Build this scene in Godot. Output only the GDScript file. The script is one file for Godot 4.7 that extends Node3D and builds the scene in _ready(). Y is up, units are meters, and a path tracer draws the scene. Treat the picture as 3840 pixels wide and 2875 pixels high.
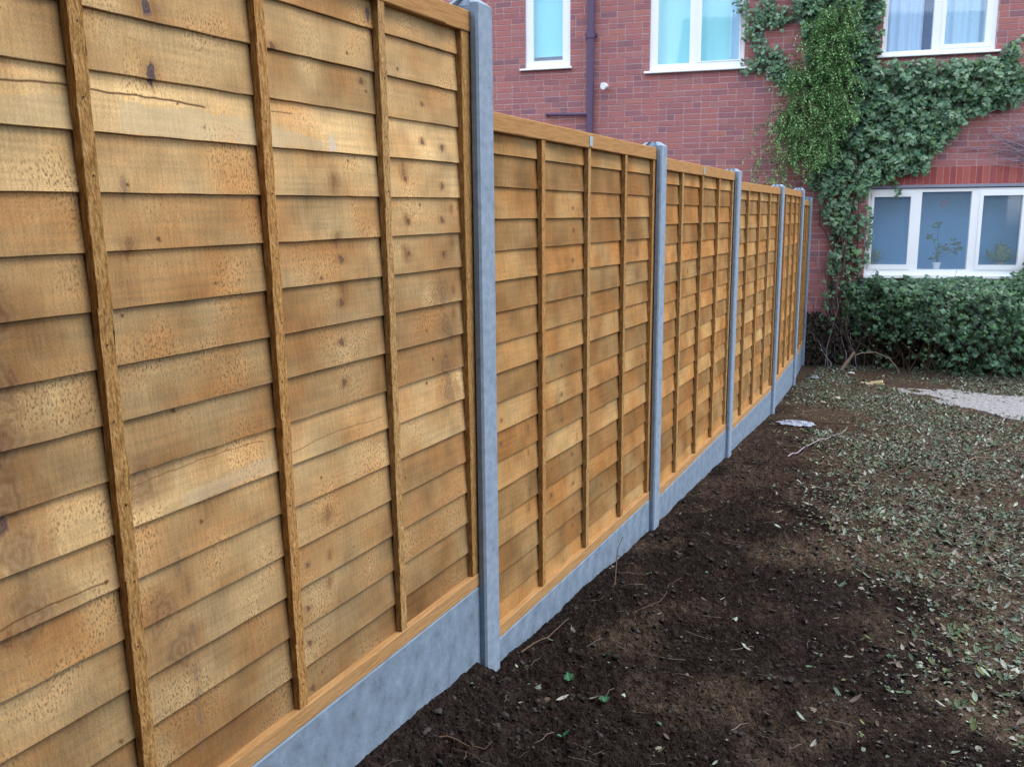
extends Node3D

# ---------------------------------------------------------------- state
var rng := RandomNumberGenerator.new()
var used := {}
var CAM := Vector3(1.373, 1.576, 0.0)
var POSTS := [Vector2(0, -0.578), Vector2(0, -2.495), Vector2(0, -4.412), Vector2(-.029, -6.327), Vector2(-.049, -8.247), Vector2(-.153, -10.16), Vector2(-.331, -12.07)]
var HOUSE_AT := Vector3(-.35, 0, -12.32)
var HOUSE_TURN := deg_to_rad(11.0)
var house_basis: Basis
var ground_noise := FastNoiseLite.new()
var lump_noise := FastNoiseLite.new()
var M := {}

# ---------------------------------------------------------------- helpers
func numbered(n: String) -> String:
	if not used.has(n):
		used[n] = 0
		return n
	used[n] += 1
	return "%s_%03d" % [n, used[n]]

func tag(o: Node, label: String, category: String, group := "") -> void:
	o.set_meta("label", label)
	o.set_meta("category", category)
	if group != "":
		o.set_meta("group", group)

func thing(called: String, label: String, category: String, at := Vector3.ZERO, turn := 0.0, group := "") -> Node3D:
	var o := Node3D.new()
	o.name = numbered(called)
	add_child(o)
	o.position = at
	o.rotation.y = turn
	tag(o, label, category, group)
	return o

func put(called: String, mesh: Mesh, m: Material, parent: Node = null) -> MeshInstance3D:
	var o := MeshInstance3D.new()
	o.name = numbered(called) if parent == null else called
	o.mesh = mesh
	o.material_override = m
	if parent == null:
		add_child(o, true)
	else:
		parent.add_child(o, true)
	return o

func newst() -> SurfaceTool:
	var st := SurfaceTool.new()
	st.begin(Mesh.PRIMITIVE_TRIANGLES)
	return st

func tri(st: SurfaceTool, a: Vector3, b: Vector3, c: Vector3, n: Vector3) -> void:
	st.set_normal(n)
	if (b - a).cross(c - a).dot(n) > 0.0:
		st.add_vertex(a); st.add_vertex(c); st.add_vertex(b)
	else:
		st.add_vertex(a); st.add_vertex(b); st.add_vertex(c)

func quad(st: SurfaceTool, a: Vector3, b: Vector3, c: Vector3, d: Vector3, n: Vector3) -> void:
	tri(st, a, b, c, n)
	tri(st, a, c, d, n)

func box(st: SurfaceTool, lo: Vector3, hi: Vector3) -> void:
	var x0 := lo.x; var y0 := lo.y; var z0 := lo.z
	var x1 := hi.x; var y1 := hi.y; var z1 := hi.z
	quad(st, Vector3(x0, y0, z0), Vector3(x0, y1, z0), Vector3(x0, y1, z1), Vector3(x0, y0, z1), Vector3.LEFT)
	quad(st, Vector3(x1, y0, z0), Vector3(x1, y1, z0), Vector3(x1, y1, z1), Vector3(x1, y0, z1), Vector3.RIGHT)
	quad(st, Vector3(x0, y0, z0), Vector3(x1, y0, z0), Vector3(x1, y0, z1), Vector3(x0, y0, z1), Vector3.DOWN)
	quad(st, Vector3(x0, y1, z0), Vector3(x1, y1, z0), Vector3(x1, y1, z1), Vector3(x0, y1, z1), Vector3.UP)
	quad(st, Vector3(x0, y0, z0), Vector3(x1, y0, z0), Vector3(x1, y1, z0), Vector3(x0, y1, z0), Vector3.FORWARD)
	quad(st, Vector3(x0, y0, z1), Vector3(x1, y0, z1), Vector3(x1, y1, z1), Vector3(x0, y1, z1), Vector3.BACK)

# polygon (counter-clockwise in local xy) extruded along local z, both ends closed
func extrude(st: SurfaceTool, poly: PackedVector2Array, t: Transform3D, length: float, cap := true) -> void:
	var n := poly.size()
	var b := t.basis.orthonormalized()
	for i in n:
		var p := poly[i]
		var q := poly[(i + 1) % n]
		var e := (q - p).normalized()
		var nn: Vector3 = b * Vector3(e.y, -e.x, 0)
		quad(st, t * Vector3(p.x, p.y, 0), t * Vector3(q.x, q.y, 0), t * Vector3(q.x, q.y, length), t * Vector3(p.x, p.y, length), nn)
	if cap:
		var ix := Geometry2D.triangulate_polygon(poly)
		for k in range(0, ix.size(), 3):
			var a := poly[ix[k]]; var c := poly[ix[k + 1]]; var d := poly[ix[k + 2]]
			tri(st, t * Vector3(a.x, a.y, 0), t * Vector3(c.x, c.y, 0), t * Vector3(d.x, d.y, 0), b * Vector3.FORWARD)
			tri(st, t * Vector3(a.x, a.y, length), t * Vector3(c.x, c.y, length), t * Vector3(d.x, d.y, length), b * Vector3.BACK)

func tube(st: SurfaceTool, pts: Array, r0: float, r1: float, sides := 6) -> void:
	var rings := []
	for i in pts.size():
		var d: Vector3 = (pts[mini(i + 1, pts.size() - 1)] - pts[maxi(i - 1, 0)])
		if d.length() < 1e-6:
			d = Vector3.UP
		d = d.normalized()
		var s := d.cross(Vector3.UP if absf(d.y) < .95 else Vector3.RIGHT).normalized()
		var u := s.cross(d)
		var r := lerpf(r0, r1, float(i) / maxf(1, pts.size() - 1))
		var ring := []
		for k in sides:
			var a := TAU * k / sides
			var nn := s * cos(a) + u * sin(a)
			ring.append([pts[i] + nn * r, nn])
		rings.append(ring)
	for i in pts.size() - 1:
		for k in sides:
			var A = rings[i][k]; var B = rings[i][(k + 1) % sides]; var C = rings[i + 1][(k + 1) % sides]; var D = rings[i + 1][k]
			var fn: Vector3 = (A[1] + B[1] + C[1] + D[1]).normalized()
			for tr in [[A, B, C], [A, C, D]]:
				var flip: bool = (tr[1][0] - tr[0][0]).cross(tr[2][0] - tr[0][0]).dot(fn) > 0.0
				for v in ([tr[0], tr[2], tr[1]] if flip else tr):
					st.set_normal(v[1]); st.add_vertex(v[0])
	for e in [0, pts.size() - 1]:
		var nrm: Vector3 = (pts[0] - pts[1]).normalized() if e == 0 else (pts[e] - pts[e - 1]).normalized()
		for k in range(1, sides - 1):
			tri(st, rings[e][0][0], rings[e][k][0], rings[e][k + 1][0], nrm)

func noise(sd: int, freq: float, oct := 3, type := FastNoiseLite.TYPE_SIMPLEX_SMOOTH) -> FastNoiseLite:
	var n := FastNoiseLite.new()
	n.seed = sd
	n.frequency = freq
	n.noise_type = type
	n.fractal_type = FastNoiseLite.FRACTAL_FBM
	n.fractal_octaves = oct
	return n

func bytes(sd: int, w: int, h: int, gw: int, gh: int, freq: float, oct := 3) -> PackedByteArray:
	var im := noise(sd, freq, oct).get_seamless_image(gw, gh)
	im.convert(Image.FORMAT_L8)
	if gw != w or gh != h:
		im.resize(w, h, Image.INTERPOLATE_CUBIC)
	return im.get_data()

# seamless coloured noise: colours given as sRGB stops
func ramp_tex(sd: int, size: int, freq: float, oct: int, stops: Array, fine := 0.0, pits := 0.0) -> ImageTexture:
	var im := noise(sd, freq, oct).get_seamless_image(size, size)
	im.convert(Image.FORMAT_L8)
	var d := im.get_data()
	var f := PackedByteArray()
	if fine > 0.0:
		var fi := noise(sd + 77, .23, 2).get_seamless_image(size, size)
		fi.convert(Image.FORMAT_L8)
		f = fi.get_data()
	var g := Gradient.new()
	var offs := PackedFloat32Array(); var cols := PackedColorArray()
	for s in stops:
		offs.append(s[0]); cols.append(s[1])
	g.offsets = offs; g.colors = cols
	var lut := []
	for i in 256:
		lut.append(g.sample(i / 255.0))
	var out := PackedByteArray()
	out.resize(size * size * 3)
	for i in size * size:
		var c: Color = lut[d[i]]
		var k := 1.0
		if fine > 0.0:
			k = 1.0 + fine * (f[i] / 127.5 - 1.0)
			if pits > 0.0 and f[i] > 214: k *= 1.0 - pits * clampf((f[i] - 214) / 22.0, 0.0, 1.0)
		out[i * 3] = int(clampf(c.r * k, 0, 1) * 255)
		out[i * 3 + 1] = int(clampf(c.g * k, 0, 1) * 255)
		out[i * 3 + 2] = int(clampf(c.b * k, 0, 1) * 255)
	var r := Image.create_from_data(size, size, false, Image.FORMAT_RGB8, out)
	r.generate_mipmaps()
	return ImageTexture.create_from_image(r)

func bump_tex(sd: int, size: int, freq: float, oct: int, strength: float) -> ImageTexture:
	var im := noise(sd, freq, oct).get_seamless_image(size, size)
	im.convert(Image.FORMAT_L8)
	im.bump_map_to_normal_map(strength)
	im.generate_mipmaps()
	return ImageTexture.create_from_image(im)

func mat(c: Color, rough := .85, tex: Texture2D = null, scale := 1.0, nrm: Texture2D = null, nscale := 1.0) -> StandardMaterial3D:
	var m := StandardMaterial3D.new()
	m.albedo_color = c
	m.roughness = rough
	m.metallic_specular = .35
	if tex:
		m.albedo_texture = tex
	if nrm:
		m.normal_enabled = true
		m.normal_texture = nrm
		m.normal_scale = nscale
	if tex or nrm:
		m.uv1_triplanar = true
		m.uv1_world_triplanar = true
		m.uv1_scale = Vector3.ONE * scale
	return m

func smooth(a: float, b: float, x: float) -> float:
	return smoothstep(a, b, x)

# ---------------------------------------------------------------- ground level
func base_level(z: float) -> float:
	return -.037 * (-z - 2.5)

func litter_share(x: float, z: float) -> float:
	return smooth(.05, 1.15, x + (-z - 7.0) * .19) * smooth(-1.8, -4.5, z) + smooth(-10.0, -11.3, z) * .6

func ground_level(x: float, z: float) -> float:
	var y := base_level(z)
	# soil heaped against the boards
	var near := exp(-maxf(x, 0.0) / .16)
	y += near * (.075 * smooth(-2.525, -2.465, z) * (1.0 - smooth(-.3, .3, z)) + .018 * exp(-pow((z + 3.4) / .3, 2.0)) - .022 * smooth(-2.7, -2.9, z) - .01 * exp(-pow((z + 2.56) / .1, 2.0)))
	y += .018 * exp(-pow((x - .22) / .2, 2.0)) * exp(-pow((z + 2.4) / .4, 2.0))
	var rough := 1.0 - .55 * smooth(-5.0, -8.0, z)
	if on_path(x, z): y -= .012 * smooth(1.25, 2.1, x)
	var edge := .35 + .65 * smooth(.02, .16, x)
	y += rough * edge * (.034 * lump_noise.get_noise_2d(x, z) + .030 * ground_noise.get_noise_2d(x, z) + .016 * absf(lump_noise.get_noise_2d(x * 9.0 + 40.0, z * 9.0)))
	return y

# ---------------------------------------------------------------- textures of sawn boards
# Image that covers one panel front: rows are the boards, each with its own tone, grain, saw marks, knots
func board_image(sd: int, w: int, h: int, wm: float, hm: float, row0: float, pitch: float, pale: Color, warm: Color, dark: Color, tones: Array, knots: Array, columns: int, sp: float, marks := []) -> Array:
	var r := RandomNumberGenerator.new()
	r.seed = sd
	var px := w / wm
	var streak := bytes(sd + 1, w, h, maxi(64, w / 26), h, .09 * 1340 / w, 3)
	var saw := bytes(sd + 2, w, h, w, maxi(64, h / 9), .16, 2)
	var blot := bytes(sd + 3, w, h, w / 6, h / 6, .022 * 1340 / w, 4)
	var patch := bytes(sd + 4, w, h, w / 6, h / 6, .034 * 1340 / w, 3)
	var fine := bytes(sd + 5, w, h, w, h, .31, 2)
	var speck := bytes(sd + 6, w, h, w, maxi(64, h / 2), .27 * 1340 / w, 2)
	var out := PackedByteArray()
	out.resize(w * h * 3)
	var hgt := PackedByteArray()
	hgt.resize(w * h)
	var hp := h / hm
	for yy in h:
		var ym := (h - 1 - yy) / hp
		var k := int(floor((ym - row0) / pitch))
		var tone: Array = tones[posmod(k, tones.size())]
		var bright: float = tone[0]
		var warmth: float = tone[1]
		var dirt: float = tone[2]
		var off := posmod(k * 7919 + 311, w)
		var yo := posmod(yy + k * 131, h)
		var base_i := yo * w
		for xx in w:
			var xs := xx + off
			if xs >= w:
				xs -= w
			var i2 := base_i + xs
			var i1 := yy * w + xx
			var st := streak[i2] / 255.0 - .5
			var sa := saw[i2] / 255.0 - .5
			var bl := blot[i2] / 255.0
			var pa := patch[i1] / 255.0
			var fi := fine[i1] / 255.0 - .5
			var wv := clampf(warmth + (bl - .5) * 1.3 + st * .35, 0.0, 1.0)
			var v := (1.0 + (bright - 1.0) * 1.35) * (1.0 + .17 * st + .13 * sa + .20 * fi + .34 * (pa - .5))
			var cr := lerpf(pale.r, warm.r, wv) * v
			var cg := lerpf(pale.g, warm.g, wv) * v
			var cb := lerpf(pale.b, warm.b, wv) * v
			# mildew specks: small dark grains gathered in patches
			var s := speck[i2] / 255.0
			var gate := clampf((pa - .56) * 4.0 + dirt * .5, 0.0, 1.0) * sp
			var kk := clampf((s - .56) * 5.0, 0.0, 1.0) * gate * .5 + clampf((s - .66) * 6.0, 0.0, 1.0) * .12 * sp
			cr = lerpf(cr, dark.r, kk); cg = lerpf(cg, dark.g, kk); cb = lerpf(cb, dark.b, kk)
			var o := i1 * 3
			out[o] = int(clampf(cr, 0, 1) * 255.0)
			out[o + 1] = int(clampf(cg, 0, 1) * 255.0)
			out[o + 2] = int(clampf(cb, 0, 1) * 255.0)
			hgt[i1] = int(clampf(128.0 + 40.0 * sa + 80.0 * st + 70.0 * fi, 0, 255))
	# knots that run on through neighbouring boards of the same log
	var all := knots.duplicate()
	for c in columns:
		var s0 := r.randf_range(.05, wm - .05)
		var k0 := r.randi_range(0, 13)
		var n := r.randi_range(1, 4)
		var kind: String = ["ring", "ring", "brown", "streak", "pin", "pin"][r.randi() % 6]
		for j in n:
			all.append([kind, s0 + r.randf_range(-.008, .008), row0 + pitch * (k0 + j + r.randf_range(.25, .75)), r.randf_range(.6, 1.05)])
	for kn in all:
		paint_knot(out, w, h, px, hp, kn, r)
	for mk in marks:
		paint_mark(out, w, h, px, hp, mk)
	var im := Image.create_from_data(w, h, false, Image.FORMAT_RGB8, out)
	im.generate_mipmaps()
	var hi := Image.create_from_data(w, h, false, Image.FORMAT_L8, hgt)
	hi.bump_map_to_normal_map(2.2)
	hi.generate_mipmaps()
	return [ImageTexture.create_from_image(im), ImageTexture.create_from_image(hi)]

func paint_knot(out: PackedByteArray, w: int, h: int, px: float, hp: float, kn: Array, r: RandomNumberGenerator) -> void:
	var kind: String = kn[0]
	var sc: float = kn[3] if kn.size() > 3 else 1.0
	var rx := .010; var ry := .020
	var core := Color(.28, .23, .26); var rim := Color(.62, .49, .34); var halo := Color(.50, .36, .23)
	var ha := .45; var ca := .9
	match kind:
		"purple": rx = .012; ry = .025
		"streak": rx = .010; ry = .036; core = Color(.43, .35, .28); halo = Color(.54, .39, .24); ca = .55; ha = .3
		"brown": rx = .013; ry = .026; core = Color(.40, .265, .165); rim = Color(.54, .39, .25); ca = .6; ha = .45
		"ring": rx = .012; ry = .013; core = Color(.31, .22, .17); rim = Color(.60, .43, .29); ca = .75; ha = .42
		"blot": rx = .026; ry = .034; core = Color(.37, .26, .17); rim = core; halo = Color(.49, .35, .225); ca = .5; ha = .48
		"pin": rx = .004; ry = .004; core = Color(.34, .22, .14); rim = core; ca = .85; ha = .15
	rx *= sc; ry *= sc
	var cx: float = kn[1] * px
	var cy: float = h - 1 - kn[2] * hp
	var R := int(ceil(maxf(rx * px, ry * hp) * 3.0)) + 2
	var lean := r.randf_range(-.35, .35)
	var ph := r.randf() * TAU
	for yy in range(maxi(0, int(cy) - R), mini(h, int(cy) + R)):
		for xx in range(maxi(0, int(cx) - R), mini(w, int(cx) + R)):
			var dy := (yy - cy) / (ry * hp)
			var dx := (xx - cx) / (rx * px) - dy * lean
			var ang := atan2(dy, dx)
			var d := sqrt(dx * dx + dy * dy) * (1.0 + .16 * sin(ang * 3.0 + ph) + .09 * sin(ang * 7.0 + ph * 2.0))
			var c: Color; var a := 0.0
			if d < .95:
				c = core.lightened(.16 * (.5 + .5 * sin(d * 15.0 + ph))).lerp(rim, smooth(.6, .95, d) * .6)
				a = ca * (1.0 - .45 * smooth(.55, .95, d))
			elif d < 1.10:
				c = rim
				a = ca * .35
			elif d < 2.2:
				c = halo
				# the halo is drawn out along the board
				var q := sqrt(dx * dx * .28 + dy * dy * 1.3)
				a = ha * clampf(1.35 - q * .85, 0, 1)
			if a <= 0.0:
				continue
			var o := (yy * w + xx) * 3
			out[o] = int(lerpf(out[o], c.r * 255, a)); out[o + 1] = int(lerpf(out[o + 1], c.g * 255, a)); out[o + 2] = int(lerpf(out[o + 2], c.b * 255, a))

# a crack (line of points, half width) or a worn patch (polygon) with its own outline
func paint_mark(out: PackedByteArray, w: int, h: int, px: float, hp: float, mk: Array) -> void:
	var pts := PackedVector2Array()
	for q in mk[1]:
		pts.append(Vector2(q[0] * px, h - 1 - q[1] * hp))
	var c: Color = mk[2]
	var a: float = mk[3]
	var wid: float = mk[4] * px
	var lo := pts[0]; var hi := pts[0]
	for q in pts:
		lo = lo.min(q); hi = hi.max(q)
	var n := noise(8, .09, 2)
	for yy in range(maxi(0, int(lo.y - wid - 4)), mini(h, int(hi.y + wid + 5))):
		for xx in range(maxi(0, int(lo.x - wid - 4)), mini(w, int(hi.x + wid + 5))):
			var p := Vector2(xx, yy + n.get_noise_2d(xx * .16, 0) * 3.0)
			var k := 0.0
			if mk[0] == "patch":
				if Geometry2D.is_point_in_polygon(p + Vector2(n.get_noise_2d(xx, yy), n.get_noise_2d(yy, xx + 50)) * 5.0, pts): k = a
			else:
				var best := 1e9
				for i in pts.size() - 1:
					best = minf(best, p.distance_to(Geometry2D.get_closest_point_to_segment(p, pts[i], pts[i + 1])))
				k = a * clampf(1.3 - best / wid, 0, 1)
			if k <= 0.0: continue
			var o := (yy * w + xx) * 3
			out[o] = int(lerpf(out[o], c.r * 255, k)); out[o + 1] = int(lerpf(out[o + 1], c.g * 255, k)); out[o + 2] = int(lerpf(out[o + 2], c.b * 255, k))

func wood_mat(tex: Array, tint := Color.WHITE) -> StandardMaterial3D:
	var m := StandardMaterial3D.new()
	m.albedo_texture = tex[0]
	m.albedo_color = tint
	m.normal_enabled = true
	m.normal_texture = tex[1]
	m.normal_scale = .4
	m.roughness = .9
	m.metallic_specular = .25
	return m

# ---------------------------------------------------------------- fence
# local frame of a panel: x = out of the fence towards the garden, y = up, -z = along the fence away from the viewer
func slat_mesh(k: int, sd: int, row0: float, pitch: float, s0: float, s1: float, segs: int, wm: float, hm: float, shift: float, full: float) -> ArrayMesh:
	var r := RandomNumberGenerator.new()
	r.seed = sd * 131 + k * 17 + 5
	var e := row0 + pitch * k
	var n := noise(sd * 37 + k, 1.6, 3)
	var ph := r.randf() * 50.0
	var lift := r.randf_range(-.0008, .0012)
	var tilt := r.randf_range(-.003, .003)
	var st := newst()
	var cols := []
	for i in segs + 1:
		var f := float(i) / segs
		var s := lerpf(s0, s1, f)
		var ny := n.get_noise_1d(s * 6.0 + ph)
		var nf := n.get_noise_1d(s * 34.0 + ph + 9.0)
		var nx := n.get_noise_1d(s * 2.0 + ph + 30.0)
		var yb := e + tilt * (f - .5) + .0013 * ny + .0007 * nf
		var yt := minf(e + .130, full)
		var xb := -.0172 + lift * .5 + .0007 * nx
		var xt := -.0275
		var ym := lerpf(yb, yt, .45)
		var xm := lerpf(xb, xt, .45) + .0008 * n.get_noise_1d(s * 3.0 + ph + 60.0)
		var th := .0062 + .0005 * nf
		cols.append([Vector3(xt - .004, yt, -s), Vector3(xt, yt, -s), Vector3(xm, ym, -s), Vector3(xb, yb + .0012, -s), Vector3(xb - .0012, yb, -s), Vector3(xb - th, yb, -s), Vector3(xt - .004, yt, -s), s])
	for i in segs:
		var A: Array = cols[i]; var B: Array = cols[i + 1]
		for j in 6:
			var a: Vector3 = A[j]; var b: Vector3 = A[j + 1]; var c: Vector3 = B[j + 1]; var d: Vector3 = B[j]
			var nn := (b - a).cross(d - a).normalized()
			var outw := Vector3.RIGHT
			if j == 4: outw = Vector3.DOWN
			elif j == 5: outw = Vector3.LEFT
			elif j == 0: outw = Vector3.UP
			if nn.dot(outw) < 0: nn = -nn
			for p in ([a, b, c, a, c, d] if (b - a).cross(c - a).dot(nn) < 0 else [a, c, b, a, d, c]):
				st.set_normal(nn)
				st.set_uv(Vector2(-p.z / wm + shift, 1.0 - p.y / hm))
				st.add_vertex(p)
	for q in [cols[0], cols[segs]]:
		var nz := Vector3.BACK if q == cols[0] else Vector3.FORWARD
		st.set_uv(Vector2(.5, .5))
		quad(st, q[1], q[3], q[5], q[0], nz)
	st.generate_tangents()
	return st.commit()

# sawn strip: a four-sided bar between two ends with slightly uneven, chamfered arrises
func bar_mesh(sd: int, a: Vector3, b: Vector3, half_u: Vector3, half_v: Vector3, segs: int, wob: float) -> ArrayMesh:
	var n := noise(sd, .9, 3)
	var st := newst()
	var rings := []
	var L := (b - a).length()
	var ch := .10
	for i in segs + 1:
		var f := float(i) / segs
		var p := a.lerp(b, f)
		var ring := []
		var corners := [[-1, -1 + ch], [-1, 1 - ch], [-1 + ch, 1], [1 - ch, 1], [1, 1 - ch], [1, -1 + ch], [1 - ch, -1], [-1 + ch, -1]]
		for c in 8:
			var side := c / 2
			var w := wob * n.get_noise_2d(f * L * 14.0 + side * 31.0, side * 11.0) + wob * .45 * n.get_noise_2d(f * L * 60.0 + c * 13.0, 4.0)
			ring.append(p + half_u * corners[c][0] * (1.0 + w / half_u.length()) + half_v * corners[c][1] * (1.0 + .4 * w / half_v.length()))
		rings.append(ring)
	var ctr := (a + b) * .5
	for i in segs:
		for c in 8:
			var A: Vector3 = rings[i][c]; var B: Vector3 = rings[i][(c + 1) % 8]; var C: Vector3 = rings[i + 1][(c + 1) % 8]; var D: Vector3 = rings[i + 1][c]
			var nn := (B - A).cross(D - A).normalized()
			var mid := (A + B + C + D) * .25
			var axis := a.lerp(b, (i + .5) / segs)
			if nn.dot(mid - axis) < 0: nn = -nn
			quad(st, A, B, C, D, nn)
	for e in [0, segs]:
		var dn := (a - b).normalized() if e == 0 else (b - a).normalized()
		for c in range(1, 7):
			tri(st, rings[e][0], rings[e][c], rings[e][c + 1], dn)
	return st.commit()

func fence_panel(i: int, label: String, bottom0: float, bottom1: float, height: float, row0: float, pitch: float, material: Material, wm: float, shift: float, segs: int, wob: float) -> Node3D:
	var p: Vector2 = POSTS[i - 1]; var q: Vector2 = POSTS[i]
	var d := q - p
	var len := d.length()
	var t := thing("fence_panel", label, "fence panel", Vector3(p.x, bottom0, p.y), atan2(-d.x, -d.y), "overlap fence panels between the concrete posts")
	t.rotation.x = atan2(bottom1 - bottom0, len)
	var sA := .078
	var sB := len + .026
	var k := 0
	while row0 + pitch * k + .06 < height:
		put("slat", slat_mesh(k, i * 10, row0, pitch, sA + .004, sB - .004, segs, wm, 1.86, shift, height - .004), material, t)
		k += 1
	var bw: Material = M.batten[i % M.batten.size()]
	for j in 3:
		var s: float = [.540, 1.005, 1.462][j] + (.008 if i > 1 else 0.0) + ((len - 1.917) * (j + 1) / 4.0)
		var dz := rng.randf_range(-.004, .004)
		var bt := put("batten", bar_mesh(i * 7 + j, Vector3(-.0095, .046, -s), Vector3(-.0095, height - .061, -s - dz), Vector3(.0098, 0, 0), Vector3(0, 0, .0152), 40 if i == 1 else 14, wob * (1.5 if (i == 1 and j == 0) else 1.0)), M.batten[(i + j) % M.batten.size()], t)
		# nail heads down the batten
		if i <= 3:
			var st := newst()
			for m in 12:
				var y := .12 + m * (height - .22) / 11.0 + rng.randf_range(-.02, .02)
				var o := Vector3(.0004, y, -s + rng.randf_range(-.006, .006))
				var ring := []
				for c in 6:
					ring.append(o + Vector3(.0006, cos(c * TAU / 6) * .0022, sin(c * TAU / 6) * .0022))
				for c in range(1, 5):
					tri(st, ring[0], ring[c], ring[c + 1], Vector3.RIGHT)
			put("nails", st.commit(), M.nail, bt).set_meta("kind", "stuff")
	for s in [sA + .0, sB - .058]:
		put("side_frame", bar_mesh(i * 11 + int(s * 10), Vector3(-.016, .046, -s - .029), Vector3(-.016, height - .061, -s - .029), Vector3(.0145, 0, 0), Vector3(0, 0, .029), 12, wob * .5), bw, t)
	put("bottom_rail", bar_mesh(i * 13, Vector3(-.0155, .0225, -sA), Vector3(-.0155, .0225, -sB), Vector3(.0175, 0, 0), Vector3(0, .0225, 0), 24, wob * .5), M.rail, t)
	put("top_rail", bar_mesh(i * 17, Vector3(-.0155, height - .030, -sA), Vector3(-.0155, height - .030, -sB), Vector3(.019, 0, 0), Vector3(0, .030, 0), 24, wob * .5), M.top_rail, t)
	# frame at the back holds the boards from the neighbour's side
	for s in [sA, (sA + sB) * .5 - .02, sB - .04]:
		var st2 := newst()
		box(st2, Vector3(-.057, .0, -s - .04), Vector3(-.0425, height, -s))
		put("back_batten", st2.commit(), bw, t)
	if i == 2 or i == 3:
		var st3 := newst()
		var s2 := 1.005 + .008
		box(st3, Vector3(.0045, height - .052, -s2 - .017), Vector3(.006, height - .012, -s2 + .017))
		var cl := put("metal_clip", st3.commit(), M.clip, t)
		cl.set_meta("label", "small blue grey metal fixing plate on the top rail")
	return t

func post_mesh(bottom: float, top: float) -> ArrayMesh:
	# H section with slots on both sides, chamfered front arrises, weathered (sloping) head
	var W := .052
	var c := .007
	var poly := PackedVector2Array([
		Vector2(.029 - c, -W), Vector2(.029, -W + c), Vector2(.029, W - c), Vector2(.029 - c, W),
		Vector2(.0045, W), Vector2(.002, W - .026), Vector2(-.059, W - .026), Vector2(-.061, W),
		Vector2(-.089 + c, W), Vector2(-.089, W - c), Vector2(-.089, -W + c), Vector2(-.089 + c, -W),
		Vector2(-.061, -W), Vector2(-.059, -W + .026), Vector2(.002, -W + .026), Vector2(.0045, -W)])
	var st := newst()
	# local: polygon (x, z) extruded along y
	var t := Transform3D(Basis(Vector3(1, 0, 0), Vector3(0, 0, -1), Vector3(0, 1, 0)), Vector3(0, bottom, 0))
	extrude(st, poly, t, top - bottom, false)
	# head: four slopes to a low flat
	var ctr := Vector3(-.03, top + .022, 0)
	var nn := poly.size()
	var inner := []
	for i in nn:
		var v := poly[i]
		inner.append(Vector3(lerpf(v.x, -.03, .45), top + .020, lerpf(-v.y, 0.0, .45)))
	for i in nn:
		var a := Vector3(poly[i].x, top, -poly[i].y)
		var b := Vector3(poly[(i + 1) % nn].x, top, -poly[(i + 1) % nn].y)
		var cc: Vector3 = inner[(i + 1) % nn]; var dd: Vector3 = inner[i]
		var n := (b - a).cross(dd - a).normalized()
		if n.y < 0: n = -n
		quad(st, a, b, cc, dd, n)
		tri(st, dd, cc, ctr, Vector3.UP)
	return st.commit()

# ---------------------------------------------------------------- plants
func ivy_leaf_mesh(size: float, fold: float) -> ArrayMesh:
	var pts := [Vector2(0, -.1), Vector2(.30, -.28), Vector2(.52, -.05), Vector2(.36, .16), Vector2(.40, .42), Vector2(.16, .44), Vector2(0, .85), Vector2(-.16, .44), Vector2(-.40, .42), Vector2(-.36, .16), Vector2(-.52, -.05), Vector2(-.30, -.28)]
	var st := newst()
	var P := []
	for p in pts:
		P.append(Vector3(p.x * size, -p.y * size, -absf(p.x) * fold * size - p.y * p.y * .12 * size))
	var c := Vector3(0, -.15 * size, .02 * size)
	for i in P.size():
		var a: Vector3 = P[i]; var b: Vector3 = P[(i + 1) % P.size()]
		var n := (a - c).cross(b - c).normalized()
		if n.z < 0: n = -n
		tri(st, c, a, b, n)
	return st.commit()

func simple_leaf_mesh(size: float, width: float, curl: float) -> ArrayMesh:
	var st := newst()
	var prof := [[0.0, .0], [.25, .75], [.55, 1.0], [.82, .55], [1.0, 0.0]]
	for i in prof.size() - 1:
		var y0: float = prof[i][0]; var y1: float = prof[i + 1][0]
		var w0: float = prof[i][1] * width; var w1: float = prof[i + 1][1] * width
		var z0 := curl * y0 * y0; var z1 := curl * y1 * y1
		for s in [-1.0, 1.0]:
			var a := Vector3(0, y0, z0) * size; var b := Vector3(0, y1, z1) * size
			var c := Vector3(s * w1, y1, z1 + w1 * .35) * size; var d := Vector3(s * w0, y0, z0 + w0 * .35) * size
			var n := (b - a).cross(c - a).normalized()
			if n.z < 0: n = -n
			tri(st, a, b, c, n)
			if w0 > .001:
				tri(st, a, c, d, n)
	return st.commit()

func multi(called: String, mesh: Mesh, xf: Array, cols: Array, m: Material, parent: Node = null) -> MultiMeshInstance3D:
	var mm := MultiMesh.new()
	mm.transform_format = MultiMesh.TRANSFORM_3D
	mm.use_colors = true
	mm.mesh = mesh
	mm.instance_count = xf.size()
	for i in xf.size():
		mm.set_instance_transform(i, xf[i])
		mm.set_instance_color(i, cols[i])
	var o := MultiMeshInstance3D.new()
	o.multimesh = mm
	o.material_override = m
	if parent:
		o.name = called
		parent.add_child(o, true)
	else:
		o.name = numbered(called)
		add_child(o, true)
	o.set_meta("kind", "stuff")
	return o

func vcol_mat(rough: float, back := Color.BLACK, spec := .4) -> StandardMaterial3D:
	var m := StandardMaterial3D.new()
	m.vertex_color_use_as_albedo = true
	m.roughness = rough
	m.metallic_specular = spec
	if back != Color.BLACK:
		m.backlight_enabled = true
		m.backlight = back
	return m

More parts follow.
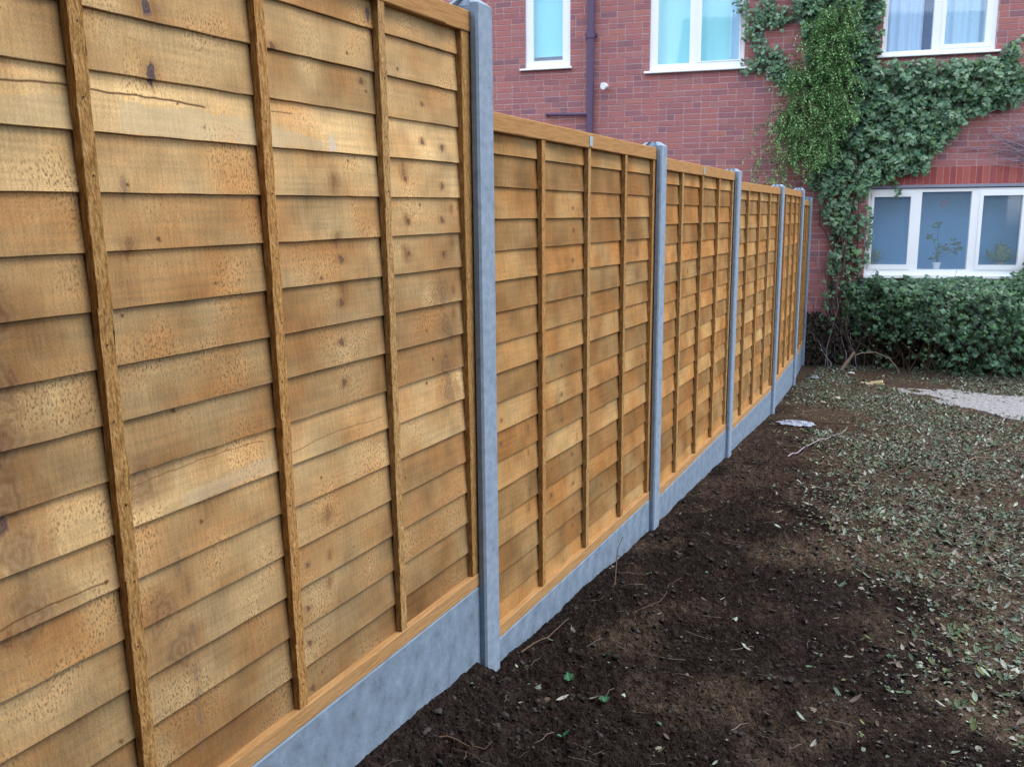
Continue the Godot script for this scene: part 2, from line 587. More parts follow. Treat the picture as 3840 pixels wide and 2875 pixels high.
# orientation whose +z looks along n, whose -y (leaf tip) hangs along down
func leaf_basis(n: Vector3, spin: float, sc: float) -> Basis:
	var z := n.normalized()
	var x := Vector3.UP.cross(z)
	if x.length() < .05: x = Vector3.RIGHT
	x = x.normalized()
	var y := z.cross(x)
	var b := Basis(x, y, z)
	return (b * Basis(Vector3.BACK, spin)).scaled(Vector3.ONE * sc)

func hp(u: float, v: float, n: float) -> Vector3:
	return HOUSE_AT + house_basis * Vector3(u, v, n)

# leaves split: the foremost ones single parts, the rest one mass
func leafy(t: Node3D, mesh: Mesh, spots: Array, single: int, greens: Array) -> void:
	spots.sort_custom(func(a, b): return a[1] > b[1])
	var mats := []
	for g in greens:
		var m := StandardMaterial3D.new()
		m.albedo_color = Color(g.r, g.g, g.b).linear_to_srgb()
		m.roughness = .45
		m.metallic_specular = .45
		mats.append(m)
	var xf := []; var cols := []
	var inv := t.transform.affine_inverse()
	for i in spots.size():
		var tr: Transform3D = inv * spots[i][0]
		if i < single:
			var o := put("leaf", mesh, mats[i % mats.size()], t)
			o.transform = tr
		else:
			xf.append(tr)
			var g: Color = greens[rng.randi() % greens.size()]
			var k := rng.randf_range(.75, 1.2)
			cols.append(Color(g.r * k, g.g * k, g.b * k))
	multi("foliage", mesh, xf, cols, M.leaf, t)

func wander(a: Vector3, b: Vector3, n: int, amp: float) -> Array:
	var out := []
	var o := Vector3.ZERO
	for i in n + 1:
		var f := float(i) / n
		o += Vector3(rng.randf_range(-1, 1), rng.randf_range(-1, 1), rng.randf_range(-1, 1)) * amp / sqrt(n)
		out.append(a.lerp(b, f) + o * sin(f * PI * .5 + .2))
	return out

# ================================================================ scene
func _ready() -> void:
	rng.seed = 20240
	house_basis = Basis(Vector3.UP, HOUSE_TURN)
	ground_noise.seed = 5; ground_noise.frequency = 9.0; ground_noise.fractal_octaves = 5; ground_noise.fractal_gain = .74
	lump_noise.seed = 9; lump_noise.frequency = 2.1; lump_noise.fractal_octaves = 2

	# ---- camera
	var cam := Camera3D.new()
	cam.name = "camera"
	cam.transform = Transform3D(Basis(Vector3(.89652374, -.0091176, -.44290185), Vector3(-.07324908, .98297512, -.16850665), Vector3(.43689788, .18351237, .88059267)), CAM)
	cam.fov = 46.79
	cam.near = .05
	cam.far = 600.0
	add_child(cam)
	cam.current = true

	# ---- sky, light, exposure (bright overcast)
	var env := Environment.new()
	var sky := Sky.new()
	var sm := ProceduralSkyMaterial.new()
	sm.sky_top_color = Color(.85, .89, .96)
	sm.sky_horizon_color = Color(.82, .85, .90)
	sm.sky_curve = .2
	sm.sky_energy_multiplier = 1.1
	sm.ground_bottom_color = Color(.12, .11, .10)
	sm.ground_horizon_color = Color(.45, .47, .48)
	sm.sun_angle_max = 1.0
	sky.sky_material = sm
	env.background_mode = Environment.BG_SKY
	env.sky = sky
	env.ambient_light_source = Environment.AMBIENT_SOURCE_SKY
	env.tonemap_mode = Environment.TONE_MAPPER_LINEAR
	env.tonemap_exposure = 2.4
	env.sdfgi_enabled = true
	env.ssao_enabled = true
	env.ssil_enabled = true
	var we := WorldEnvironment.new()
	we.name = "world_environment"
	we.environment = env
	add_child(we)
	var sun := DirectionalLight3D.new()
	sun.name = "sun"
	sun.light_energy = .42
	sun.light_color = Color(1.0, .97, .93)
	sun.light_angular_distance = 28.0
	sun.shadow_enabled = true
	add_child(sun)
	sun.look_at_from_position(Vector3(5.4, 9.4, -2.6), Vector3.ZERO, Vector3.UP)

	make_materials()
	make_ground()
	make_fence()
	make_house()
	make_plants()
	make_litter()
	make_light_blocker()

func make_materials() -> void:
	# nearest panel: greyish tan boards, knots where the log has them
	var knots := []
	for p in [[.711, 1.64], [.71, 1.518]]: knots.append(["purple", p[0], p[1], 1.0])
	for p in [[.319, .864], [.316, .748]]: knots.append(["purple", p[0], p[1], .95])
	knots.append(["purple", 1.428, 1.752, .9])
	for p in [[1.394, 1.585], [1.055, 1.618]]: knots.append(["ring", p[0], p[1], .9])
	for p in [[.674, .541], [.692, .49], [.696, .386], [.693, .289], [.691, .234], [.694, .188], [.695, .122], [.623, 1.307]]: knots.append(["streak", p[0], p[1], .8])
	for p in [[.351, 1.1], [.622, 1.197], [1.256, 1.332], [1.256, 1.189], [1.273, 1.066], [.299, .548], [.36, .99], [.33, .90]]: knots.append(["brown", p[0], p[1], .9])
	for p in [[1.776, 1.229], [1.78, 1.127], [1.786, 1.441], [1.272, 1.139], [1.264, 1.029], [1.257, .928], [1.26, .822], [1.781, 1.329]]: knots.append(["ring", p[0], p[1], 1.0])
	for p in [[1.767, 1.014], [1.786, .908], [1.773, .785], [1.79, .70]]: knots.append(["blot", p[0], p[1], 1.35])
	for p in [[.345, 1.085], [.335, .985], [.33, .885], [.325, .79], [.335, .69], [.345, .57], [.62, .46], [.66, .36], [.60, .74]]: knots.append(["blot", p[0], p[1], 1.5])
	for k in 26:
		var kr := RandomNumberGenerator.new()
		kr.seed = 900 + k
		knots.append(["pin", kr.randf_range(.35, 1.85), kr.randf_range(.1, 1.75), kr.randf_range(.7, 1.5)])
	var tones := []
	# one entry for each board from the bottom: brightness, warmth, dirt
	for v in [[.84, .75, .35], [.90, .35, .5], [.92, .30, .55], [.96, .30, .5], [.97, .42, .35], [1.0, .30, .2], [1.05, .22, .2], [.92, .45, .4], [.93, .42, .55], [.94, .38, .6], [.98, .40, .3], [1.0, .36, .1], [1.04, .24, -.2], [1.12, .04, -.6], [1.0, .30, .1], [1.0, .28, .0], [1.0, .30, -.1], [1.0, .3, 0]]:
		tones.append(v)
	var tex1 := board_image(11, 1340, 1344, 1.95, 1.86, .024, .106, Color(.73, .63, .465), Color(.655, .485, .305), Color(.24, .18, .125), tones, knots, 12, .85, [
		["patch", [[.626, 1.462], [.632, 1.44], [.621, 1.404], [.80, 1.404], [.995, 1.404], [1.2, 1.404], [1.24, 1.412], [1.20, 1.43], [1.1, 1.442], [1.0, 1.458], [.90, 1.455], [.80, 1.464], [.70, 1.458]], Color(.76, .71, .60), .5, .002],
		["patch", [[.28, 1.462], [.30, 1.404], [.53, 1.404], [.52, 1.43], [.54, 1.46], [.42, 1.452]], Color(.75, .69, .56), .4, .002],
		["crack", [[.28, 1.471], [.39, 1.473], [.511, 1.476], [.564, 1.474], [.622, 1.472], [.715, 1.476], [.782, 1.474], [.844, 1.468]], Color(.30, .22, .15), .8, .0022],
		["crack", [[1.032, 1.481], [1.08, 1.482], [1.114, 1.480]], Color(.40, .30, .20), .7, .0016],
		["crack", [[.282, .572], [.383, .581], [.501, .574]], Color(.34, .25, .17), .7, .002],
		["crack", [[.56, .735], [.75, .748], [.95, .742]], Color(.42, .31, .21), .6, .0014],
		["crack", [[1.03, .690], [1.2, .702], [1.42, .695]], Color(.42, .31, .21), .6, .0014],
		["patch", [[.70, .69], [.70, .660], [.96, .665], [.97, .70]], Color(.74, .69, .60), .45, .002],
		["patch", [[1.257, 1.455], [1.238, 1.404], [1.272, 1.403]], Color(.80, .77, .73), .8, .001]])
	var m1 := wood_mat(tex1, Color(.975, .965, .955))
	M.boards_near = m1
	var tones2 := []
	var tr := RandomNumberGenerator.new()
	tr.seed = 4
	for k in 18:
		tones2.append([tr.randf_range(.86, 1.04), tr.randf_range(.35, .8), tr.randf_range(-.5, .05)])
	var tex2 := board_image(47, 1024, 896, 1.95, 1.86, .012, .1055, Color(.70, .58, .40), Color(.635, .455, .265), Color(.25, .165, .095), tones2, [], 34, .7)
	M.boards_far = wood_mat(tex2, Color(.97, .965, .96))
	M.boards_far2 = wood_mat(tex2, Color(.98, .955, .92))
	var stripw := ramp_tex(21, 256, .05, 4, [[.0, Color(.42, .31, .18)], [.35, Color(.60, .475, .30)], [.65, Color(.67, .555, .38)], [1.0, Color(.75, .655, .49)]], .14)
	var stripn := bump_tex(22, 256, .12, 3, 3.0)
	M.batten = []
	for c in [Color(1, .98, .95), Color(.95, .90, .82), Color(1, .93, .84)]:
		var b := mat(c, .9, stripw, 3.0, stripn, .5)
		b.uv1_scale = Vector3(9, 1.7, 9)
		M.batten.append(b)
	var rw := ramp_tex(23, 256, .03, 4, [[.0, Color(.59, .45, .28)], [.5, Color(.67, .52, .345)], [1.0, Color(.71, .57, .40)]], .06)
	M.rail = mat(Color(1, 1, 1), .75, rw, 2.0, stripn, .3)
	M.rail.uv1_scale = Vector3(12, 12, .8)
	M.top_rail = mat(Color(.97, .94, .88), .85, rw, 2.0, stripn, .3)
	M.top_rail.uv1_scale = Vector3(12, 12, .8)
	M.nail = mat(Color(.16, .12, .10), .6)
	M.clip = mat(Color(.62, .70, .74), .45)
	M.clip.metallic = .4
	var con := ramp_tex(31, 512, .02, 6, [[.0, Color(.44, .505, .57)], [.3, Color(.50, .57, .645)], [.6, Color(.525, .595, .675)], [1.0, Color(.57, .64, .715)]], .06, .5)
	var conn := bump_tex(32, 512, .06, 4, 3.0)
	M.concrete = mat(Color(1, 1, 1), .85, con, 1.7, conn, .15)
	var con2 := ramp_tex(33, 512, .016, 6, [[.0, Color(.38, .44, .505)], [.30, Color(.445, .515, .59)], [.6, Color(.47, .545, .625)], [1.0, Color(.53, .605, .685)]], .07, .5)
	M.concrete_board = mat(Color(1, 1, 1), .8, con2, 1.2, conn, .18)
	M.concrete_board.uv1_scale = Vector3(1.5, 1.25, 1.5)
	var soil := ramp_tex(41, 512, .03, 5, [[.0, Color(.22, .19, .182)], [.5, Color(.395, .345, .325)], [.8, Color(.515, .455, .425)], [1.0, Color(.67, .605, .565)]], .5)
	var soiln := bump_tex(42, 512, .07, 5, 8.0)
	M.soil = mat(Color(1, 1, 1), 1.0, soil, 1.6, soiln, 1.7)
	M.soil.metallic_specular = .1
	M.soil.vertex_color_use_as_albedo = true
	var pth := ramp_tex(43, 512, .03, 5, [[.0, Color(.36, .36, .37)], [.45, Color(.53, .53, .545)], [1.0, Color(.63, .63, .645)]], .16)
	M.mud = ramp_tex(44, 256, .05, 4, [[.0, Color(.28, .25, .24)], [.42, Color(.60, .58, .56)], [.55, Color(1, 1, 1)], [1.0, Color(1, 1, 1)]], .1)
	M.path = mat(Color(1, 1, 1), .95, pth, 1.2, conn, .6)
	var br := ramp_tex(51, 256, .05, 4, [[.0, Color(.66, .68, .72)], [.45, Color(.93, .93, .93)], [1.0, Color(1, 1, 1)]], .16)
	var brn := bump_tex(52, 256, .1, 4, 4.0)
	M.brick = []
	M.brick_cols = []
	for c in [Color(.715, .475, .465), Color(.735, .485, .465), Color(.69, .46, .46), Color(.655, .455, .47), Color(.615, .445, .47), Color(.755, .505, .465), Color(.72, .505, .49), Color(.70, .48, .475)]:
		M.brick.append(mat(c, .9, br, 4.0, brn, .4))
		M.brick_cols.append(c.srgb_to_linear())
	M.brick_mass = mat(Color(1, 1, 1), .9, br, 4.0, brn, .4)
	M.brick_mass.vertex_color_use_as_albedo = true
	M.brick_red = []
	for c in [Color(.70, .37, .34), Color(.65, .34, .33), Color(.74, .41, .37), Color(.67, .36, .36)]:
		M.brick_red.append(mat(c, .9, br, 4.0, brn, .4))
	var mo := ramp_tex(53, 256, .05, 4, [[.0, Color(.68, .57, .58)], [1.0, Color(.82, .70, .71)]], .1)
	M.mortar = mat(Color(1, 1, 1), .95, mo, 2.0)
	M.upvc = mat(Color(.93, .95, .96), .35)
	M.pipe = mat(Color(.36, .30, .40), .5)
	M.lead = mat(Color(.52, .55, .62), .6)
	M.glass = StandardMaterial3D.new()
	M.glass.transparency = BaseMaterial3D.TRANSPARENCY_ALPHA
	M.glass.albedo_color = Color(.75, .88, .95, .10)
	M.glass.roughness = .03
	M.glass.metallic_specular = .5
	M.leaf = vcol_mat(.45, Color.BLACK, .45)
	M.feather = vcol_mat(.8, Color(.10, .18, .06), .2)
	M.litter = vcol_mat(.7, Color.BLACK, .35)
	M.bark = mat(Color(.34, .275, .23), .9)
	M.bark_pale = mat(Color(.52, .46, .39), .9)
	M.stem_grey = mat(Color(.60, .55, .60), .9)

# ---------------------------------------------------------------- ground, path
func make_ground() -> void:
	var xs := []
	var x := -1.6
	while x < -.25:
		xs.append(x); x += .15
	x = -.22
	while x < 1.9:
		xs.append(x); x += .0105
	while x < 7.0:
		xs.append(x); x += .02 + (x - 1.9) * .06
	for v in [9.0, 13.0, 20.0, 40.0, 90.0]: xs.append(v)
	xs.push_front(-4.0); xs.push_front(-12.0); xs.push_front(-60.0)
	var zs := []
	for v in [90.0, 40.0, 18.0, 8.0, 4.0, 2.0, 1.0, .3, -.2, -.6]: zs.append(v)
	var z := -.9
	while z > -13.5:
		zs.append(z)
		z -= clampf(.0046 * -z, .0075, .05) if z < -1.2 else .03
	for v in [-14.5, -17.0, -25.0, -50.0, -110.0]: zs.append(v)
	var nx := xs.size(); var nz := zs.size()
	var vs := PackedVector3Array(); var ns := PackedVector3Array(); var ix := PackedInt32Array()
	vs.resize(nx * nz); ns.resize(nx * nz)
	var cs := PackedColorArray(); cs.resize(nx * nz)
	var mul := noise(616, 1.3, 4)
	for j in nz:
		var zz: float = zs[j]
		for i in nx:
			var xx: float = xs[i]
			var y: float
			if zz > .2 or zz < -14.0 or xx < -1.5 or xx > 7.0:
				y = base_level(clampf(zz, -14.0, .2)) - .03
			else:
				y = ground_level(xx, zz)
			vs[j * nx + i] = Vector3(xx, y, zz)
			# drier, greyer ground where litter lies; soil also lightens in patches with distance
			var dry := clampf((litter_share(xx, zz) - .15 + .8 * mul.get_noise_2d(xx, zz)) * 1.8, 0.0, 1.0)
			var far_tone := clampf((smooth(-3.0, -6.5, zz) - .45 + 1.1 * mul.get_noise_2d(xx * 1.7 + 30.0, zz * 1.7)) * 2.2, 0.0, 1.0)
			cs[j * nx + i] = Color(.145, .14, .142).lerp(Color(.34, .305, .28), far_tone).lerp(Color(.56, .545, .46), dry)
	for j in nz:
		for i in nx:
			var l := vs[j * nx + maxi(i - 1, 0)]; var r := vs[j * nx + mini(i + 1, nx - 1)]
			var a := vs[maxi(j - 1, 0) * nx + i]; var b := vs[mini(j + 1, nz - 1) * nx + i]
			var n := (r - l).cross(a - b).normalized()
			ns[j * nx + i] = n if n.y > 0 else -n
	for j in nz - 1:
		for i in nx - 1:
			var a := j * nx + i; var b := a + 1; var c := a + nx; var d := c + 1
			ix.append_array(PackedInt32Array([a, c, b, b, c, d]))
	var am := ArrayMesh.new()
	var arr := []
	arr.resize(Mesh.ARRAY_MAX)
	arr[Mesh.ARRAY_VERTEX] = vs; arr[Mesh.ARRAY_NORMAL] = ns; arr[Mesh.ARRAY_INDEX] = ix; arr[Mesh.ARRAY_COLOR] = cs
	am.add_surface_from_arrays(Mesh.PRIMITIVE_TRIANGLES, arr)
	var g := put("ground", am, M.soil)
	tag(g, "dark bare soil of the garden along the fence", "ground")
	g.set_meta("kind", "structure")
	# worn concrete path that comes in beside the shrubs
	var edge := [[.93, -10.36], [1.166, -10.42], [1.5, -10.55], [1.85, -10.36], [2.3, -10.40], [3.2, -10.55], [5.0, -10.9], [5.0, -8.4], [3.0, -8.55], [2.03, -8.85], [1.9, -8.98], [1.73, -9.22], [1.49, -9.36], [1.32, -9.62], [1.176, -10.0], [.98, -10.1]]
	var poly := PackedVector2Array()
	var er := RandomNumberGenerator.new(); er.seed = 3
	for i in edge.size():
		var a := Vector2(edge[i][0], edge[i][1]); var e: Array = edge[(i + 1) % edge.size()]
		var b := Vector2(e[0], e[1])
		var n := maxi(2, int(a.distance_to(b) / .07))
		for k in n:
			poly.append(a.lerp(b, float(k) / n) + Vector2(er.randf_range(-.025, .025), er.randf_range(-.03, .03)))
	var tri_ix := Geometry2D.triangulate_polygon(poly)
	var st := newst()
	for k in range(0, tri_ix.size(), 3):
		var P := []
		for q in 3:
			var v := poly[tri_ix[k + q]]
			P.append(Vector3(v.x, base_level(v.y) + .007, v.y))
		tri(st, P[0], P[1], P[2], Vector3.UP)
	for k in poly.size():
		var a := poly[k]; var b := poly[(k + 1) % poly.size()]
		var n := Vector3(b.y - a.y, 0, a.x - b.x).normalized()
		quad(st, Vector3(a.x, base_level(a.y) + .007, a.y), Vector3(b.x, base_level(b.y) + .007, b.y), Vector3(b.x, base_level(b.y) - .06, b.y), Vector3(a.x, base_level(a.y) - .06, a.y), n)
	var pa := put("path", st.commit(), M.path)
	tag(pa, "worn pale grey concrete path ending in front of the shrubs", "path")
	pa.set_meta("kind", "structure")

# ---------------------------------------------------------------- fence line
func make_fence() -> void:
	var info := [
		["nearest and largest overlap fence panel of tan boards with three battens", .327, .343, 1.85, .024, .106, 0.0, 44, .0022],
		["orange tan overlap fence panel between the tallest concrete post and the second post", .085, .0845, 1.83, .012, .1055, 0.0, 22, .0014],
		["overlap fence panel third along from the viewer, between the second and third concrete posts", .045, .046, 1.83, .012, .1055, .37, 16, .0012],
		["overlap fence panel fourth along from the viewer, between the third and fourth posts", -.008, -.006, 1.825, .012, .1055, .71, 12, .001],
		["narrow looking fence panel fifth along, between the fourth and fifth concrete posts", .002, .004, 1.825, .012, .1055, .19, 10, .001],
		["farthest sliver of fence panel in front of the house wall", -.08, -.078, 1.83, .012, .1055, .53, 8, .001]]
	for i in range(1, 7):
		var f: Array = info[i - 1]
		var m: Material = M.boards_near if i == 1 else (M.boards_far if i % 2 == 0 else M.boards_far2)
		fence_panel(i, f[0], f[1], f[2], f[3], f[4], f[5], m, 1.95, f[6], f[7], f[8])
	var plab := ["tallest grey blue concrete fence post, nearest to the viewer", "second grey blue concrete fence post along the fence, with a pale pointed head", "third concrete fence post along the fence from the viewer", "fourth concrete fence post along the fence from the viewer", "fifth concrete fence post, next to last before the house wall", "last concrete fence post, standing against the house wall"]
	var tops := [2.218, 1.925, 1.878, 1.828, 1.848, 1.788]
	for i in range(1, 7):
		var p: Vector2 = POSTS[i]
		var d: Vector2 = POSTS[i] - POSTS[i - 1]
		if i < 6:
			d = d.normalized() + (POSTS[i + 1] - POSTS[i]).normalized()
		d = d.normalized()
		var c := p + d * .052
		var o := put("concrete_post", post_mesh(base_level(p.y) - .45, tops[i - 1]), M.concrete)
		o.position = Vector3(c.x, 0, c.y)
		o.rotation.y = atan2(-d.x, -d.y)
		tag(o, plab[i - 1], "fence post", "slotted concrete fence posts")
	var glab := ["nearest and deepest concrete gravel board, under the largest fence panel", "concrete gravel board under the second fence panel, partly buried in soil", "concrete gravel board under the third fence panel from the viewer", "concrete gravel board under the fourth fence panel from the viewer", "concrete gravel board under the fifth fence panel from the viewer", "farthest concrete gravel board, in front of the house wall"]
	for i in range(1, 7):
		var p: Vector2 = POSTS[i - 1]; var q: Vector2 = POSTS[i]
		var d := q - p
		var f: Array = info[i - 1]
		var st := newst()
		var c := .004
		var H := .30
		var poly := PackedVector2Array([Vector2(-.052, -H), Vector2(.0035, -H), Vector2(.0035, -c), Vector2(.0035 - c, 0), Vector2(-.052 + c, 0), Vector2(-.052, -c)])
		extrude(st, poly, Transform3D(Basis.IDENTITY, Vector3(0, -.001, -d.length() - .024)), d.length() + .024 - .080)
		var o := put("gravel_board", st.commit(), M.concrete_board)
		o.position = Vector3(p.x, f[1], p.y)
		o.rotation.y = atan2(-d.x, -d.y)
		o.rotation.x = atan2(f[2] - f[1], d.length())
		tag(o, glab[i - 1], "gravel board", "concrete gravel boards under the panels")

# ---------------------------------------------------------------- house
func in_opening(u0: float, u1: float, v0: float, v1: float, op: Array) -> bool:
	for o in op:
		if u1 > o[0] and u0 < o[1] and v1 > o[2] and v0 < o[3]:
			return true
	return false

func make_house() -> void:
	var h := thing("brick_house", "red brick house with white framed windows behind the fence", "house", HOUSE_AT, HOUSE_TURN)
	var op := [[-3.845, -3.215, 3.585, 4.85], [-2.14, -.915, 3.47, 4.85], [.745, 2.03, 3.515, 4.85], [.70, 2.57, .80, 1.905]]
	var u_lo := -10.0; var u_hi := 5.2; var v_lo := -.75; var v_hi := 5.7
	# mortar body with real openings
	var us := [u_lo, u_hi]; var vs := [v_lo, v_hi]
	for o in op:
		us.append(o[0]); us.append(o[1]); vs.append(o[2]); vs.append(o[3])
	us.sort(); vs.sort()
	var st := newst()
	var F := -.006; var B := -.30
	for i in us.size() - 1:
		for j in vs.size() - 1:
			var a: float = us[i]; var b: float = us[i + 1]; var c: float = vs[j]; var d: float = vs[j + 1]
			if b - a < 1e-4 or d - c < 1e-4: continue
			if in_opening(a + 1e-4, b - 1e-4, c + 1e-4, d - 1e-4, op): continue
			quad(st, Vector3(a, c, F), Vector3(b, c, F), Vector3(b, d, F), Vector3(a, d, F), Vector3.BACK)
			quad(st, Vector3(a, c, B), Vector3(b, c, B), Vector3(b, d, B), Vector3(a, d, B), Vector3.FORWARD)
	for o in op:
		quad(st, Vector3(o[0], o[2], F), Vector3(o[0], o[3], F), Vector3(o[0], o[3], B), Vector3(o[0], o[2], B), Vector3.RIGHT)
		quad(st, Vector3(o[1], o[2], F), Vector3(o[1], o[3], F), Vector3(o[1], o[3], B), Vector3(o[1], o[2], B), Vector3.LEFT)
		quad(st, Vector3(o[0], o[2], F), Vector3(o[1], o[2], F), Vector3(o[1], o[2], B), Vector3(o[0], o[2], B), Vector3.UP)
		quad(st, Vector3(o[0], o[3], F), Vector3(o[1], o[3], F), Vector3(o[1], o[3], B), Vector3(o[0], o[3], B), Vector3.DOWN)
	quad(st, Vector3(u_lo, v_lo, F), Vector3(u_lo, v_hi, F), Vector3(u_lo, v_hi, B), Vector3(u_lo, v_lo, B), Vector3.LEFT)
	quad(st, Vector3(u_hi, v_lo, F), Vector3(u_hi, v_hi, F), Vector3(u_hi, v_hi, B), Vector3(u_hi, v_lo, B), Vector3.RIGHT)
	quad(st, Vector3(u_lo, v_hi, F), Vector3(u_hi, v_hi, F), Vector3(u_hi, v_hi, B), Vector3(u_lo, v_hi, B), Vector3.UP)
	var wall := put("wall", st.commit(), M.mortar, h)
	# bricks: stretcher bond with odd headers; soldier course over the ground floor window
	var singles := []; var mass := []
	var sold := [.36, 2.94, 1.94, 2.165]
	var br := RandomNumberGenerator.new(); br.seed = 77
	var row := 0
	var v := 2.165 - .075 * 38
	while v < v_hi - .07:
		var u := u_lo + (.1125 if row % 2 == 1 else 0.0) + br.randf_range(-.006, .006)
		while u < u_hi - .06:
			var L := .225
			if br.randf() < .30: L = .1125
			var a := maxf(u + .0065, u_lo); var b := minf(u + L - .0065, u_hi)
			var blocks := op.duplicate()
			blocks.append([sold[0], sold[1], sold[2] - .004, sold[3] - .002])
			# cut bricks at the openings
			for o in blocks:
				if v + .065 > o[2] and v < o[3]:
					if a < o[0] and b > o[0]: b = o[0] - .002
					elif a < o[1] and b > o[1]: a = o[1] + .002
			if b - a > .03 and not in_opening(a, b, v, v + .065, blocks):
				var e := [a, b, v + .0065 + br.randf_range(-.0015, .0015), v + .0685 + br.randf_range(-.0015, .0015), br.randf_range(-.0015, .002), br.randi()]
				var vis := false
				if b - a > .19 and v > 2.15 and v < 4.5:
					if (u > -3.2 and u < -.75 and v > 2.45) or (u > 1.75 and u < 2.35 and v < 2.75) or (u > 2.05 and u < 2.4 and v > 3.3) or (u > -3.9 and u < -3.1 and v > 2.75 and v < 3.6):
						vis = true
				if vis: singles.append(e)
				else: mass.append(e)
			u += L
		v += .075
		row += 1
	singles.sort_custom(func(p, q): return p[0] > q[0])
	var nsold := 0
	var soldu: float = sold[0]
	var sm := newst()
	box(sm, Vector3(.005, 0, -.012), Vector3(.070, .215, 0))
	var soldier := sm.commit()
	while soldu < sold[1] - .07:
		var o := put("brick", soldier, M.brick_red[nsold % 4 if br.randf() > .3 else br.randi() % 4], wall)
		o.position = Vector3(soldu, sold[2] + .005, br.randf_range(-.001, .0015))
		soldu += .075
		nsold += 1
	var bm := []
	for k in 3:
		var s2 := newst()
		box(s2, Vector3(-.1075, 0, -.014), Vector3(.1075, .065, 0))
		bm.append(s2.commit())
	var cap := 300 - nsold
	for k in singles.size():
		if k < cap:
			var e: Array = singles[k]
			var o := put("brick", bm[k % 3], M.brick[tone_of(e)], wall)
			o.position = Vector3((e[0] + e[1]) * .5, e[2], e[4])
			o.scale = Vector3((e[1] - e[0]) / .215, (e[3] - e[2]) / .065, 1)
		else:
			mass.append(singles[k])
	var ms := newst()
	for e in mass:
		ms.set_color(M.brick_cols[tone_of(e)])
		box(ms, Vector3(e[0], e[2], -.014 + e[4]), Vector3(e[1], e[3], e[4]))
	var mo := put("brickwork", ms.commit(), M.brick_mass, wall)
	mo.set_meta("kind", "stuff")
	# windows
	window_small(h, op[0])
	window_two(h, op[1], -1.62, -1.472, false)
	window_two(h, op[2], 1.319, 1.456, true)
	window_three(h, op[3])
	# lead flashing over the ground floor window
	var lf := newst()
	box(lf, Vector3(.66, 1.906, -.004), Vector3(2.61, 1.936, .012))
	put("flashing", lf.commit(), M.lead, h)
	# rainwater pipe with collars, waste branch, white overflow pipe
	var ps := newst()
	tube(ps, [Vector3(-2.93, -.4, .075), Vector3(-2.925, 2.5, .075), Vector3(-2.91, 5.6, .075)], .049, .049, 16)
	var pipe := put("downpipe", ps.commit(), M.pipe, h)
	for vv in [1.8, 3.93]:
		var cs := newst()
		tube(cs, [Vector3(-2.92, vv, .075), Vector3(-2.92, vv + .10, .075)], .060, .060, 16)
		box(cs, Vector3(-3.0, vv + .03, -.003), Vector3(-2.84, vv + .07, .03))
		put("collar", cs.commit(), M.pipe, pipe)
	var bs := newst()
	tube(bs, [Vector3(-3.53, 2.975, -.02), Vector3(-3.53, 2.975, .045), Vector3(-3.50, 2.972, .06), Vector3(-2.97, 2.955, .06)], .021, .021, 10)
	put("waste_pipe", bs.commit(), M.pipe, pipe)
	var os := newst()
	tube(os, [Vector3(-2.70, 3.31, -.02), Vector3(-2.70, 3.31, .10)], .018, .018, 10)
	tube(os, [Vector3(-2.70, 3.31, .09), Vector3(-2.735, 3.302, .15)], .030, .048, 10)
	put("overflow_pipe", os.commit(), M.upvc, h)

func tone_of(e: Array) -> int:
	var q: int = e[5] % 100
	if q < 26: return 0
	if q < 44: return 1
	if q < 62: return 2
	if q < 74: return 3
	if q < 80: return 4
	if q < 86: return 5
	if q < 94: return 6
	return 7

func frame_bar(st: SurfaceTool, a: float, b: float, c: float, d: float, f: float, k := -.11) -> void:
	box(st, Vector3(a, c, k), Vector3(b, d, f))

func pane(w: Node, a: float, b: float, c: float, d: float, n: float) -> void:
	var st := newst()
	box(st, Vector3(a, c, n - .005), Vector3(b, d, n))
	put("pane", st.commit(), M.glass, w)

func sill(w: Node, a: float, b: float, top: float, drop: float) -> void:
	var st := newst()
	var poly := PackedVector2Array([Vector2(-.10, top + .012), Vector2(-.10, top - drop), Vector2(.055, top - drop), Vector2(.060, top - drop + .006), Vector2(.058, top - .006), Vector2(.05, top)])
	# polygon in (n, v): map x->z
	extrude(st, poly, Transform3D(Basis(Vector3(0, 0, 1), Vector3(0, 1, 0), Vector3(-1, 0, 0)), Vector3(b, 0, 0)), b - a)
	put("sill", st.commit(), M.upvc, w)

func curtain(w: Node, a: float, b: float, c: float, d: float, n: float, fold: float, waves: float, col: Color, called := "curtain") -> void:
	var st := newst()
	var N := int((b - a) * 110)
	for i in N:
		var x0 := lerpf(a, b, float(i) / N); var x1 := lerpf(a, b, float(i + 1) / N)
		var z0 := n + fold * sin(x0 * waves + .8 * sin(x0 * 9.0)); var z1 := n + fold * sin(x1 * waves + .8 * sin(x1 * 9.0))
		var nn := Vector3(z0 - z1, 0, x1 - x0).normalized()
		quad(st, Vector3(x0, c, z0), Vector3(x1, c, z1), Vector3(x1, d, z1), Vector3(x0, d, z0), nn)
	var m := mat(col, .95)
	put(called, st.commit(), m, w)

